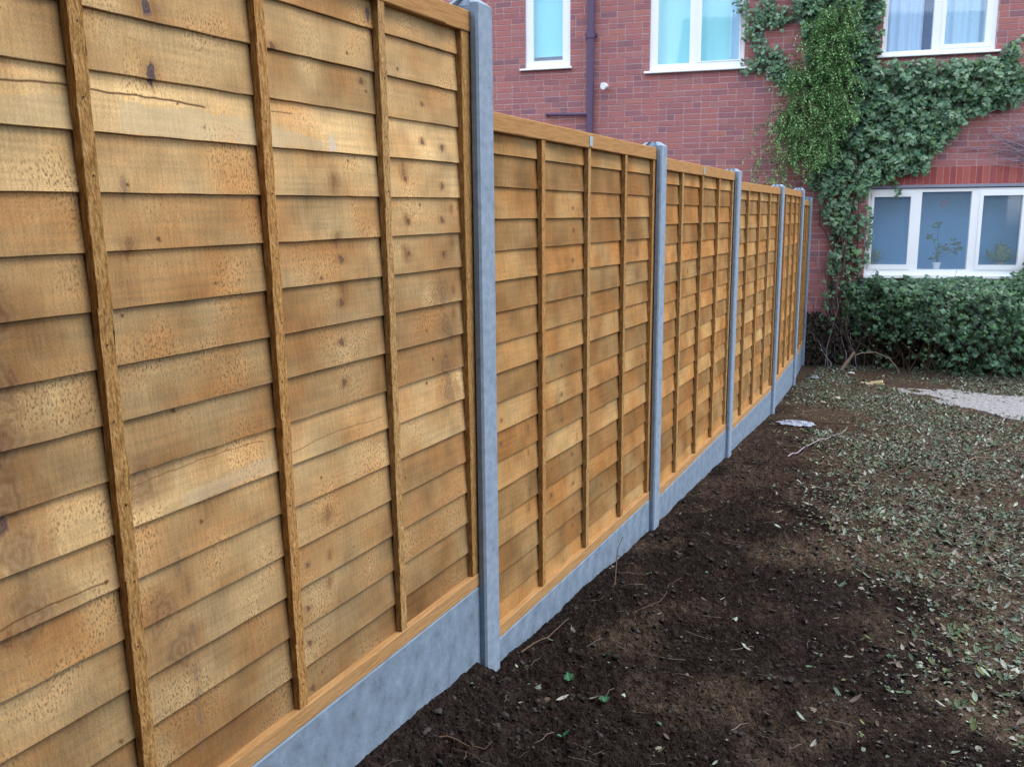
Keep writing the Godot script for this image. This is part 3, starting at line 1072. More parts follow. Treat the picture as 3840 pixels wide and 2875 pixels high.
func window_small(h: Node, o: Array) -> void:
	var w := Node3D.new(); w.name = "window"; h.add_child(w, true)
	var a: float = o[0]; var b: float = o[1]; var c: float = o[2]; var d: float = o[3]
	var st := newst()
	frame_bar(st, a + .003, -3.735, c + .002, d - .003, -.03)
	frame_bar(st, -3.325, b - .003, c + .002, d - .003, -.03)
	frame_bar(st, -3.735, -3.325, c + .002, 3.695, -.03)
	frame_bar(st, -3.735, -3.325, d - .10, d - .003, -.03)
	put("frame", st.commit(), M.upvc, w)
	pane(w, -3.735, -3.325, 3.695, d - .10, -.06)
	sill(w, -3.915, -3.185, 3.592, .026)
	curtain(w, a + .004, b - .004, 3.79, d - .01, -.17, .0, 1.0, Color(.55, .95, 1.0), "roller_blind")
	var s2 := newst()
	box(s2, Vector3(a + .03, 3.765, -.178), Vector3(b - .03, 3.792, -.160))
	put("blind_bar", s2.commit(), mat(Color(.60, .95, 1.0), .6), w)
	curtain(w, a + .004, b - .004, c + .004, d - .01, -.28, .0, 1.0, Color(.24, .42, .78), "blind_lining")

func window_two(h: Node, o: Array, m0: float, m1: float, sash_right: bool) -> void:
	var w := Node3D.new(); w.name = "window"; h.add_child(w, true)
	var a: float = o[0]; var b: float = o[1]; var c: float = o[2]; var d: float = o[3]
	var st := newst()
	var lf := .105 if not sash_right else .055
	var g0 := c + (.095 if not sash_right else .055)
	frame_bar(st, a + .003, a + lf, c + .002, d - .003, -.03)
	frame_bar(st, b - .055, b - .003, c + .002, d - .003, -.03)
	frame_bar(st, a + lf, b - .055, c + .002, g0, -.03)
	frame_bar(st, a + lf, b - .055, d - .08, d - .003, -.03)
	frame_bar(st, m0, m1 - .045, g0, d - .08, -.03)
	put("frame", st.commit(), M.upvc, w)
	# opening light: its own sash, thicker
	var s2 := newst()
	var sa := m1 - .045; var sb := b - .055
	var sg := g0 + (.05 if sash_right else .012)
	frame_bar(s2, sa, m1, g0, d - .08, -.018, -.09)
	frame_bar(s2, sb - (.07 if sash_right else .02), sb, g0, d - .08, -.018, -.09)
	frame_bar(s2, m1, sb - (.07 if sash_right else .02), g0, sg, -.018, -.09)
	frame_bar(s2, m1, sb - (.07 if sash_right else .02), d - .14, d - .08, -.018, -.09)
	put("sash", s2.commit(), M.upvc, w)
	pane(w, a + lf, m0, g0, d - .08, -.06)
	pane(w, m1, sb - (.07 if sash_right else .02), sg, d - .14, -.055)
	sill(w, a - .065, b + .05, c + .005, .030)
	if not sash_right:
		curtain(w, a + .004, m0 + .52, c + .01, d - .01, -.20, .010, 26.0, Color(.66, .98, 1.0))
		curtain(w, m0 + .52, b - .004, c + .01, d - .01, -.23, .012, 31.0, Color(.74, .88, 1.0))
	else:
		curtain(w, a + .004, m0 - .09, c + .01, d - .01, -.20, .022, 60.0, Color(.78, .90, 1.0))
		curtain(w, m0 - .09, m1 + .02, c + .01, d - .01, -.25, .03, 44.0, Color(.22, .30, .52))
		curtain(w, m1 + .02, b - .004, c + .01, d - .01, -.20, .022, 52.0, Color(.78, .92, 1.0))

func window_three(h: Node, o: Array) -> void:
	var w := Node3D.new(); w.name = "window"; h.add_child(w, true)
	var a: float = o[0]; var b: float = o[1]; var c: float = o[2]; var d: float = o[3]
	var st := newst()
	var f := -.025
	frame_bar(st, a + .003, .74, c + .002, d - .012, f)
	frame_bar(st, 2.525, b - .003, c + .002, d - .012, f)
	frame_bar(st, .74, 2.525, c + .002, .878, f)
	frame_bar(st, .74, 2.525, 1.852, d - .012, f)
	frame_bar(st, 1.245, 1.337, .878, 1.852, f)
	frame_bar(st, 1.913, 2.005, .878, 1.852, f)
	put("frame", st.commit(), M.upvc, w)
	for g in [[.74, 1.245, .772, 1.207], [2.005, 2.525, 2.045, 2.49]]:
		var s2 := newst()
		frame_bar(s2, g[0], g[2], .878, 1.852, f + .014, -.08)
		frame_bar(s2, g[3], g[1], .878, 1.852, f + .014, -.08)
		frame_bar(s2, g[2], g[3], .878, .938, f + .014, -.08)
		frame_bar(s2, g[2], g[3], 1.797, 1.852, f + .014, -.08)
		put("sash", s2.commit(), M.upvc, w)
		pane(w, g[2], g[3], .938, 1.797, -.05)
	pane(w, 1.337, 1.913, .878, 1.852, -.055)
	sill(w, a - .01, b + .05, .812, .045)
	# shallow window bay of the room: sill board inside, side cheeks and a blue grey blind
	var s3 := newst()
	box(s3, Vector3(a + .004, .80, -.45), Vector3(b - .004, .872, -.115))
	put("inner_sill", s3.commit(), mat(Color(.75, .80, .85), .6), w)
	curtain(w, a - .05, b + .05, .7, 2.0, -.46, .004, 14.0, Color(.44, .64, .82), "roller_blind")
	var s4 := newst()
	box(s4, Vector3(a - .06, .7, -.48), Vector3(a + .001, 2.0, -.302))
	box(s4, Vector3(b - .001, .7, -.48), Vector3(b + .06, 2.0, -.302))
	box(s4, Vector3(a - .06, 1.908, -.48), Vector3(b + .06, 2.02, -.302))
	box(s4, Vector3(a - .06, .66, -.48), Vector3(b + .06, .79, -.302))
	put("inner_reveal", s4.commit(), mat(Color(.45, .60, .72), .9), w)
	# small red spiral ornament on the middle pane
	var sp := newst()
	var pts := []
	for k in 22:
		var t := k / 21.0
		pts.append(Vector3(1.60 + cos(t * 9.0) * (.05 - .035 * t), 1.70 + sin(t * 9.0) * (.05 - .035 * t), -.066))
	tube(sp, pts, .005, .005, 5)
	var orn := put("ornament", sp.commit(), mat(Color(.55, .10, .16), .5), w)
	orn.set_meta("label", "small red spiral ornament hanging on the middle pane")
	# plants on the sill inside
	house_plant(1.60, .872, -.22, 0, "leggy house plant in a white pot behind the middle pane", M.upvc)
	house_plant(.84, .872, -.25, 1, "low grassy house plant behind the pane closest to the ivy", mat(Color(.45, .42, .38), .7))
	house_plant(2.36, .872, -.24, 2, "spreading house plant behind the pane at the picture's edge", mat(Color(.62, .58, .42), .7))

func house_plant(u: float, v: float, n: float, kind: int, label: String, potm: Material) -> void:
	var t := thing("house_plant", label, "house plant", hp(u, v, n), HOUSE_TURN, "house plants on the window sill")
	var st := newst()
	var pr := [[.0, .036], [.005, .038], [.07, .047], [.075, .052], [.088, .052], [.088, .045], [.07, .042]]
	for i in pr.size() - 1:
		for k in 14:
			var a0 := TAU * k / 14; var a1 := TAU * (k + 1) / 14
			var p0 := Vector3(cos(a0) * pr[i][1], pr[i][0], sin(a0) * pr[i][1]); var p1 := Vector3(cos(a1) * pr[i][1], pr[i][0], sin(a1) * pr[i][1])
			var q0 := Vector3(cos(a0) * pr[i + 1][1], pr[i + 1][0], sin(a0) * pr[i + 1][1]); var q1 := Vector3(cos(a1) * pr[i + 1][1], pr[i + 1][0], sin(a1) * pr[i + 1][1])
			var nn := (p1 - p0).cross(q0 - p0).normalized()
			if i < 4 and nn.dot((p0 + p1) * Vector3(1, 0, 1)) < 0: nn = -nn
			quad(st, p0, p1, q1, q0, nn)
	for k in 14:
		tri(st, Vector3(0, .075, 0), Vector3(cos(TAU * k / 14), 0, sin(TAU * k / 14)) * .043 + Vector3(0, .075, 0), Vector3(cos(TAU * (k + 1) / 14), 0, sin(TAU * (k + 1) / 14)) * .043 + Vector3(0, .075, 0), Vector3.UP)
	put("pot", st.commit(), potm, t)
	var r := RandomNumberGenerator.new(); r.seed = 60 + kind
	var stems := newst()
	var xf := []; var cols := []
	var leaf: Mesh
	if kind == 0:
		leaf = ivy_leaf_mesh(.050, .2)
		for tip in [Vector3(-.02, .58, .0), Vector3(-.09, .43, .02), Vector3(.20, .36, .01), Vector3(.13, .30, -.02), Vector3(.03, .30, .03), Vector3(.24, .26, .0), Vector3(-.04, .2, .02)]:
			var pts := []
			for k in 6:
				var f := k / 5.0
				pts.append(Vector3(tip.x * f * f, .07 + (tip.y - .07) * f, tip.z * f))
			tube(stems, pts, .004, .0025, 5)
			for k in 9:
				var at: Vector3 = tip + Vector3(r.randf_range(-.055, .055), r.randf_range(-.06, .03), r.randf_range(-.03, .03))
				xf.append(Transform3D(leaf_basis(Vector3(r.randf_range(-.5, .5), r.randf_range(.2, 1), 1), r.randf_range(-1, 1), r.randf_range(.6, 1.1)), at))
				cols.append(Color(.035, .09, .06) * r.randf_range(.7, 1.3))
	else:
		leaf = simple_leaf_mesh(.17 if kind == 1 else .15, .05 if kind == 1 else .16, .3)
		for k in (60 if kind == 1 else 46):
			var az := r.randf() * TAU
			var el := r.randf_range(.3, 1.3)
			var dir := Vector3(cos(az) * cos(el), sin(el), sin(az) * cos(el))
			var sid := dir.cross(Vector3.UP).normalized()
			var sc := r.randf_range(.7, 1.35)
			xf.append(Transform3D(Basis(sid, dir, sid.cross(dir)).scaled(Vector3.ONE * sc), Vector3(0, .08, 0) + (dir * r.randf_range(0, .12) if kind == 2 else Vector3.ZERO)))
			cols.append((Color(.14, .24, .06) if kind == 1 else Color(.20, .26, .08)) * r.randf_range(.7, 1.3))
			if kind == 2: tube(stems, [Vector3(0, .07, 0), Vector3(0, .08, 0) + dir * .12], .003, .002, 4)
		tube(stems, [Vector3(0, .05, 0), Vector3(0, .1, 0)], .006, .004, 5)
	put("stem", stems.commit(), mat(Color(.22, .30, .20), .7), t)
	multi("foliage", leaf, xf, cols, M.leaf, t)

# ---------------------------------------------------------------- climbers and shrubs
func make_plants() -> void:
	var ivy_main := PackedVector2Array()
	for p in [[-.571, 4.9], [.70, 4.9], [.72, 4.181], [.735, 4.0], [.74, 3.585], [.68, 3.47], [1.0, 3.42], [1.152, 3.445], [1.752, 3.43], [2.041, 3.46], [2.222, 3.545], [2.353, 3.345], [2.6, 3.3], [2.7, 3.1], [2.375, 3.03], [2.311, 2.855], [2.022, 2.82], [1.735, 2.689], [1.604, 2.438], [1.386, 2.3], [1.327, 2.041], [1.091, 2.095], [.864, 1.968], [.694, 1.93], [.66, 1.805], [.66, .85], [.235, .809], [.279, 1.224], [.128, 1.602], [.016, 1.858], [-.093, 2.063], [.03, 2.228], [.12, 2.5], [.0, 3.0], [-.15, 3.4], [-.20, 3.75], [-.214, 3.88], [-.286, 4.044]]:
		ivy_main.append(Vector2(p[0], p[1]))
	var clump := noise(303, 3.4, 3)
	var greens := [Color(.060, .145, .072), Color(.090, .190, .098), Color(.036, .095, .054), Color(.135, .240, .140), Color(.095, .190, .068), Color(.19, .30, .19)]
	var t := thing("ivy", "dense dark green ivy climbing the brick wall between the windows", "ivy", hp(.35, -.38, .05), HOUSE_TURN)
	var stems := newst()
	for k in 9:
		var a := hp(rng.randf_range(.15, .62), -.40, .06)
		var m := hp(rng.randf_range(.2, .6), 1.2, .07)
		var e := hp(rng.randf_range(-.1, .6), rng.randf_range(2.2, 4.6), .04)
		var pts := wander(a, m, 9, .14)
		pts.append_array(wander(m, e, 12, .2))
		tube(stems, pts.map(func(q): return t.transform.affine_inverse() * q), rng.randf_range(.008, .02), .004, 6)
	for b in [[Vector2(.5, 2.6), Vector2(2.3, 3.2)], [Vector2(.5, 2.2), Vector2(1.5, 2.8)], [Vector2(.3, 3.0), Vector2(-.9, 3.5)], [Vector2(.1, 3.5), Vector2(-.8, 4.2)]]:
		var pts := wander(hp(b[0].x, b[0].y, .04), hp(b[1].x, b[1].y, .04), 12, .15)
		tube(stems, pts.map(func(q): return t.transform.affine_inverse() * q), .010, .003, 5)
	put("stem", stems.commit(), M.bark, t)
	var spots := []
	var tries := 0
	while spots.size() < 8600 and tries < 120000:
		tries += 1
		var q := Vector2(rng.randf_range(-.6, 2.7), rng.randf_range(.8, 4.9))
		if not Geometry2D.is_point_in_polygon(q, ivy_main): continue
		if q.y > 4.6 and rng.randf() < .6: continue
		var low := q.y < 1.85
		if low and rng.randf() < .45: continue
		var cl := clump.get_noise_2d(q.x, q.y) * .5 + .5
		# ragged edge: thin out where the clumps are shallow
		if cl < .34 and rng.randf() < .85: continue
		var depth := (.05 + .40 * cl * cl) * (.6 if low else 1.0)
		var n := .015 + depth * sqrt(rng.randf())
		var dirn := house_basis * Vector3(rng.randf_range(-.8, .8), rng.randf_range(-.1, 1.7), 1.0)
		spots.append([Transform3D(leaf_basis(dirn, rng.randf_range(-.9, .9), .45 + 1.0 * pow(rng.randf(), 1.5)), hp(q.x, q.y, n)), n + rng.randf() * .05])
	# older inner leaves close to the brick
	for k in 5200:
		var q := Vector2(rng.randf_range(-.4, 2.5), rng.randf_range(1.9, 4.6))
		var inside := true
		for o in [Vector2(.07, 0), Vector2(-.07, 0), Vector2(0, .07), Vector2(0, -.07)]:
			if not Geometry2D.is_point_in_polygon(q + o, ivy_main): inside = false
		if not inside: continue
		spots.append([Transform3D(leaf_basis(house_basis * Vector3(rng.randf_range(-.4, .4), rng.randf_range(-.2, .5), 1), rng.randf_range(-1, 1), rng.randf_range(1.0, 1.5)), hp(q.x, q.y, rng.randf_range(.012, .035))), -1.0])
	# loose strands that reach over the upper window's corner
	for sdef in [[[-1.02, 4.27], [-.85, 4.10], [-.60, 4.02], [-.35, 4.10]], [[-.66, 4.05], [-.86, 3.92], [-.72, 3.76], [-.66, 3.55], [-.5, 3.4]], [[-.9, 3.50], [-.70, 3.44], [-.5, 3.36], [-.2, 3.30], [0, 3.2]], [[-.55, 3.66], [-.45, 3.5], [-.40, 3.3], [-.45, 3.18]], [[-.8, 4.5], [-.62, 4.2], [-.5, 3.95]], [[2.05, 3.52], [2.2, 3.58], [2.32, 3.66]], [[2.3, 3.2], [2.5, 3.32], [2.7, 3.4]], [[1.0, 1.97], [1.04, 1.86], [1.03, 1.80]], [[.70, 1.7], [.735, 1.3], [.72, .95]]]:
		var n_l := 0
		for k in sdef.size() - 1:
			var a := Vector2(sdef[k][0], sdef[k][1]); var b := Vector2(sdef[k + 1][0], sdef[k + 1][1])
			var cnt := int(a.distance_to(b) * (260 if sdef[0][0] < 0 else 90))
			for j in cnt:
				var q := a.lerp(b, rng.randf()) + Vector2(rng.randf_range(-1, 1), rng.randf_range(-1, 1)) * (.095 if sdef[0][0] < 0 else .035)
				var n := rng.randf_range(.02, .12)
				spots.append([Transform3D(leaf_basis(house_basis * Vector3(rng.randf_range(-.6, .6), rng.randf_range(0, .8), 1), rng.randf_range(-.8, .8), rng.randf_range(.5, .95)), hp(q.x, q.y, n)), n])
	leafy(t, ivy_leaf_mesh(.062, .22), spots, 290, greens)

	# feathery bright climber in front of the ivy
	var ft := thing("feathery_climber", "bright green feathery climber drooping over the dark ivy", "climber", hp(.0, 2.2, .12), HOUSE_TURN)
	var inv := ft.transform.affine_inverse()
	var fp := PackedVector2Array()
	for p in [[.028, 4.118], [.315, 4.052], [.407, 3.811], [.299, 3.5], [.321, 3.097], [.45, 2.9], [.45, 2.7], [.269, 2.61], [.213, 2.447], [.097, 2.184], [-.283, 2.243], [-.327, 2.463], [-.467, 2.634], [-.432, 2.965], [-.283, 3.287], [-.102, 3.553], [-.084, 3.84]]:
		fp.append(Vector2(p[0], p[1]))
	var fx := []; var fc := []
	var fs := newst()
	var made := 0
	while made < 1500:
		var q := Vector2(rng.randf_range(-.5, .5), rng.randf_range(2.2, 4.12))
		var extra := made > 1380
		if extra: q = Vector2(rng.randf_range(-.75, -.2), rng.randf_range(1.7, 2.7))
		if extra:
			if rng.randf() < .3: made += 1
			if q.x < -.75 + (q.y - 1.7) * -.1: continue
		else:
			var jit := Vector2(clump.get_noise_2d(q.x * 2.0, q.y * 2.0 + 70.0), clump.get_noise_2d(q.x * 2.0 + 30.0, q.y * 2.0)) * .22
			if not Geometry2D.is_point_in_polygon(q + jit, fp): continue
			if clump.get_noise_2d(q.x * 1.6 + 19.0, q.y * 1.6) < -.12 and rng.randf() < .7: continue
		made += 1
		var cl := clump.get_noise_2d(q.x * 1.4 + 9, q.y * 1.4) * .5 + .5
		var n := .10 + .30 * cl + rng.randf_range(-.05, .05)
		var o := hp(q.x, q.y, n)
		var dir := house_basis * Vector3(rng.randf_range(-.8, .5), rng.randf_range(-.2, .6), rng.randf_range(.1, .9)).normalized()
		var len := rng.randf_range(.12, .26)
		var pts := []
		var p := o
		var vdir: Vector3 = dir
		for k in 7:
			pts.append(inv * p)
			p += vdir * len / 6.0
			vdir = (vdir + Vector3(0, -.34, 0)).normalized()
			for j in 3:
				var side := vdir.cross(Vector3.UP).normalized() * (1 if j % 2 == 0 else -1)
				var ld := (vdir * .7 + side * rng.randf_range(.3, 1.0) + Vector3(0, rng.randf_range(-.6, .2), 0)).normalized()
				var sx := ld.cross(Vector3(rng.randf_range(-.3, .3), 1, rng.randf_range(-.3, .3))).normalized()
				var bs := Basis(sx, ld, sx.cross(ld)).scaled(Vector3.ONE * rng.randf_range(.6, 1.2))
				fx.append(inv * Transform3D(bs, p))
				var g: Color = [Color(.20, .40, .14), Color(.27, .48, .19), Color(.13, .29, .10), Color(.34, .53, .26)][rng.randi() % 4]
				fc.append(g * rng.randf_range(.8, 1.2))
		tube(fs, pts, .0028, .0012, 3)
	for k in 12:
		var a := hp(rng.randf_range(-.05, .25), rng.randf_range(2.6, 3.9), .1)
		var b := hp(rng.randf_range(-.6, -.2), rng.randf_range(1.75, 2.6), rng.randf_range(.15, .3))
		tube(fs, wander(a, b, 10, .12).map(func(q): return inv * q), .006, .002, 4)
	put("stem", fs.commit(), M.bark, ft)
	multi("foliage", simple_leaf_mesh(.043, .13, .25), fx, fc, M.feather, ft)

	# shrub mass below the ground floor window
	var ht := thing("ivy_hedge", "thick dark green ivy hedge under the ground floor window", "hedge", hp(2.0, -.40, .6), HOUSE_TURN)
	inv = ht.transform.affine_inverse()
	var hs := []
	var bulge := noise(404, 1.7, 3)
	for k in 13500:
		var u := rng.randf_range(.18, 4.4)
		if u > 2.8 and rng.randf() < .35: continue
		var thick := lerpf(.28, 1.10, smooth(.5, 1.7, u))
		var f := rng.randf()
		var v: float; var n: float
		var top := .78 + .10 * bulge.get_noise_2d(u * 2.4, 7.0) + .05 * bulge.get_noise_2d(u * 9.0, 17.0) + (.30 * smooth(2.3, 2.75, u))
		# profile: top, rounded shoulder, front
		var Lt := thick; var Lf := 1.15
		var s := f * (Lt + Lf)
		var nrm: Vector3
		if s < Lt:
			n = s
			v = top + .06 * (s / Lt) - .16 * pow(s / Lt, 4.0)
			nrm = Vector3(0, 1, .5 + s / Lt)
		else:
			var q := (s - Lt) / Lf
			v = top - .10 - q * 1.08
			n = thick * (1.0 - .55 * pow(absf(q - .3), 2.0) - .10 * q)
			nrm = Vector3(0, .5 - .3 * q, 1)
		var bg := bulge.get_noise_2d(u * 2.2, v * 2.6)
		n += bg * .42 - .16 * pow(rng.randf(), 2.0)
		v += bg * .04 - (.10 * rng.randf() if s < Lt else 0.0)
		# gaps low down show the woody inside
		if v < .10 and bulge.get_noise_2d(u * 2.2 + 40.0, v * 2.2) > .0 and rng.randf() < .8: continue
		if v < .15 - .25 * (u - 1.3) and u < 1.6 and rng.randf() < .75: continue
		if u < 1.0 and rng.randf() < .62 * (1.0 - smooth(.6, 1.0, u)) + .1: continue
		if bulge.get_noise_2d(u * 4.5 + 80.0, v * 4.5) > .22 and rng.randf() < .7: continue
		if n < .03: n = .03
		var dirn := house_basis * (nrm.normalized() + Vector3(rng.randf_range(-.8, .8), rng.randf_range(-.3, 1.3), rng.randf_range(-.3, .5)))
		hs.append([Transform3D(leaf_basis(dirn, rng.randf_range(-1.2, 1.2), .5 + .9 * pow(rng.randf(), 1.6)), hp(u, v, n)), (n if u < 2.6 else -1.0) + rng.randf() * .15])
	for k in 5000:
		var u := rng.randf_range(.45, 4.3)
		var thick := lerpf(.28, 1.10, smooth(.5, 1.7, u))
		var n := .04 + rng.randf() * thick * .6
		hs.append([Transform3D(leaf_basis(house_basis * Vector3(rng.randf_range(-.8, .8), rng.randf_range(-.5, 1), 1), rng.randf_range(-1.2, 1.2), rng.randf_range(.9, 1.4)), hp(u, rng.randf_range(-.4 if u > 1.5 else .05, .72), n)), -2.0])
	var tw := newst()
	for k in 150:
		var u := rng.randf_range(.2, 3.4)
		var thick := lerpf(.28, 1.0, smooth(.5, 1.7, u))
		var a := hp(u, -.42, rng.randf_range(.05, thick * .8))
		var b := hp(u + rng.randf_range(-.5, .5), rng.randf_range(.0, .72), rng.randf_range(.1, thick))
		tube(tw, wander(a, b, 8, .18).map(func(q): return inv * q), rng.randf_range(.004, .011), .002, 4)
	put("stem", tw.commit(), M.bark, ht)
	leafy(ht, ivy_leaf_mesh(.050, .22), hs, 290, [Color(.022, .070, .034), Color(.038, .110, .046), Color(.055, .135, .064), Color(.050, .150, .045), Color(.014, .046, .028), Color(.10, .20, .12)])

	# leafless stems tangled at the foot of the ivy
	var bt := thing("dead_creeper", "tangle of leafless brown stems at the corner of fence and wall", "dead stems", hp(.25, -.38, .2), HOUSE_TURN)
	inv = bt.transform.affine_inverse()
	for k in 34:
		var s1 := newst()
		var a := hp(rng.randf_range(.02, .75), -.42, rng.randf_range(.05, .35))
		var b := hp(rng.randf_range(.05, .8), rng.randf_range(.1, 1.35), rng.randf_range(.04, .22))
		tube(s1, wander(a, b, 10, .22).map(func(q): return inv * q), rng.randf_range(.003, .008), .0018, 4)
		put("stem", s1.commit(), [M.bark, M.stem_grey, M.bark][k % 3], bt)
	var dx := []; var dc := []
	for k in 4200:
		var u := .02 + 1.9 * rng.randf()
		var q := hp(u, rng.randf_range(-.42, .32 - .12 * u), rng.randf_range(.015, .10 + .22 * rng.randf()))
		dx.append(inv * Transform3D(leaf_basis(house_basis * Vector3(rng.randf_range(-1, 1), rng.randf_range(-.4, 1), 1), rng.randf() * TAU, rng.randf_range(.6, 1.3)), q))
		var g := rng.randf_range(.012, .045)
		dc.append(Color(g * 1.15, g * .95, g * .75) if rng.randf() < .8 else Color(.03, .06, .03))
	multi("dead_leaves", ivy_leaf_mesh(.046, .35), dx, dc, M.litter, bt)
	# leafless climber at the right above the soldier course
	var wt := thing("bare_climber", "leafless grey twiggy climber spread on the brick above the ground floor window", "climber", hp(2.75, 2.0, .05), HOUSE_TURN)
	inv = wt.transform.affine_inverse()
	for k in 30:
		var s1 := newst()
		var a := hp(2.9 + rng.randf_range(-.1, .2), rng.randf_range(1.9, 2.4), .05)
		var b := hp(rng.randf_range(1.75, 2.5), rng.randf_range(2.25, 2.78), rng.randf_range(.03, .12))
		var pts := wander(a, b, 10, .12)
		tube(s1, pts.map(func(q): return inv * q), .0065, .0025, 4)
		for j in 6:
			var o: Vector3 = pts[rng.randi_range(2, 9)]
			tube(s1, wander(o, o + house_basis * Vector3(rng.randf_range(-.35, .05), rng.randf_range(-.1, .22), rng.randf_range(0, .1)), 5, .04).map(func(q): return inv * q), .0036, .0018, 3)
		put("branch", s1.commit(), M.stem_grey, wt)

# ---------------------------------------------------------------- soil crumbs, leaf litter, small things
func clod_mesh(sd: int, seg := 8) -> ArrayMesh:
	var sp := SphereMesh.new()
	sp.radial_segments = seg; sp.rings = seg / 2; sp.radius = 1.0; sp.height = 2.0
	var arr := sp.get_mesh_arrays()
	var n := noise(sd, 1.1, 4)
	var vs: PackedVector3Array = arr[Mesh.ARRAY_VERTEX]
	for i in vs.size():
		var k := 1.0 + .9 * n.get_noise_3dv(vs[i] * 1.7)
		vs[i] = vs[i] * k * Vector3(1, .72, .9)
	arr[Mesh.ARRAY_VERTEX] = vs
	var am := ArrayMesh.new()
	am.add_surface_from_arrays(Mesh.PRIMITIVE_TRIANGLES, arr)
	var st := SurfaceTool.new()
	st.create_from(am, 0)
	st.deindex()
	st.generate_normals()
	return st.commit()

func twig(label: String, pts: Array, r0: float, r1: float, m: Material, called := "twig") -> void:
	var st := newst()
	var at: Vector3 = pts[0]
	tube(st, pts.map(func(q): return q - at), r0, r1, 6)
	# short side shoots
	for k in [1, pts.size() / 2]:
		var o: Vector3 = pts[k] - at
		tube(st, [o, o + Vector3(rng.randf_range(-.05, .05), rng.randf_range(.0, .03), rng.randf_range(-.05, .05))], r1 * .9, r1 * .4, 5)
	var t := put(called, st.commit(), m)
	t.position = at
	tag(t, label, "twig", "loose twigs on the ground")

func gp(x: float, z: float, up := 0.0) -> Vector3:
	return Vector3(x, ground_level(x, z) + up, z)

func lay(a: Vector2, b: Vector2, n: int, amp: float, up := .006) -> Array:
	var out := []
	var perp := (b - a).orthogonal().normalized()
	var ph := rng.randf() * 6.0
	for i in n + 1:
		var f := float(i) / n
		var q := a.lerp(b, f) + perp * amp * (sin(f * 5.0 + ph) - sin(ph)) + perp * rng.randf_range(-.1, .1) * amp
		out.append(gp(q.x, q.y, up))
	return out

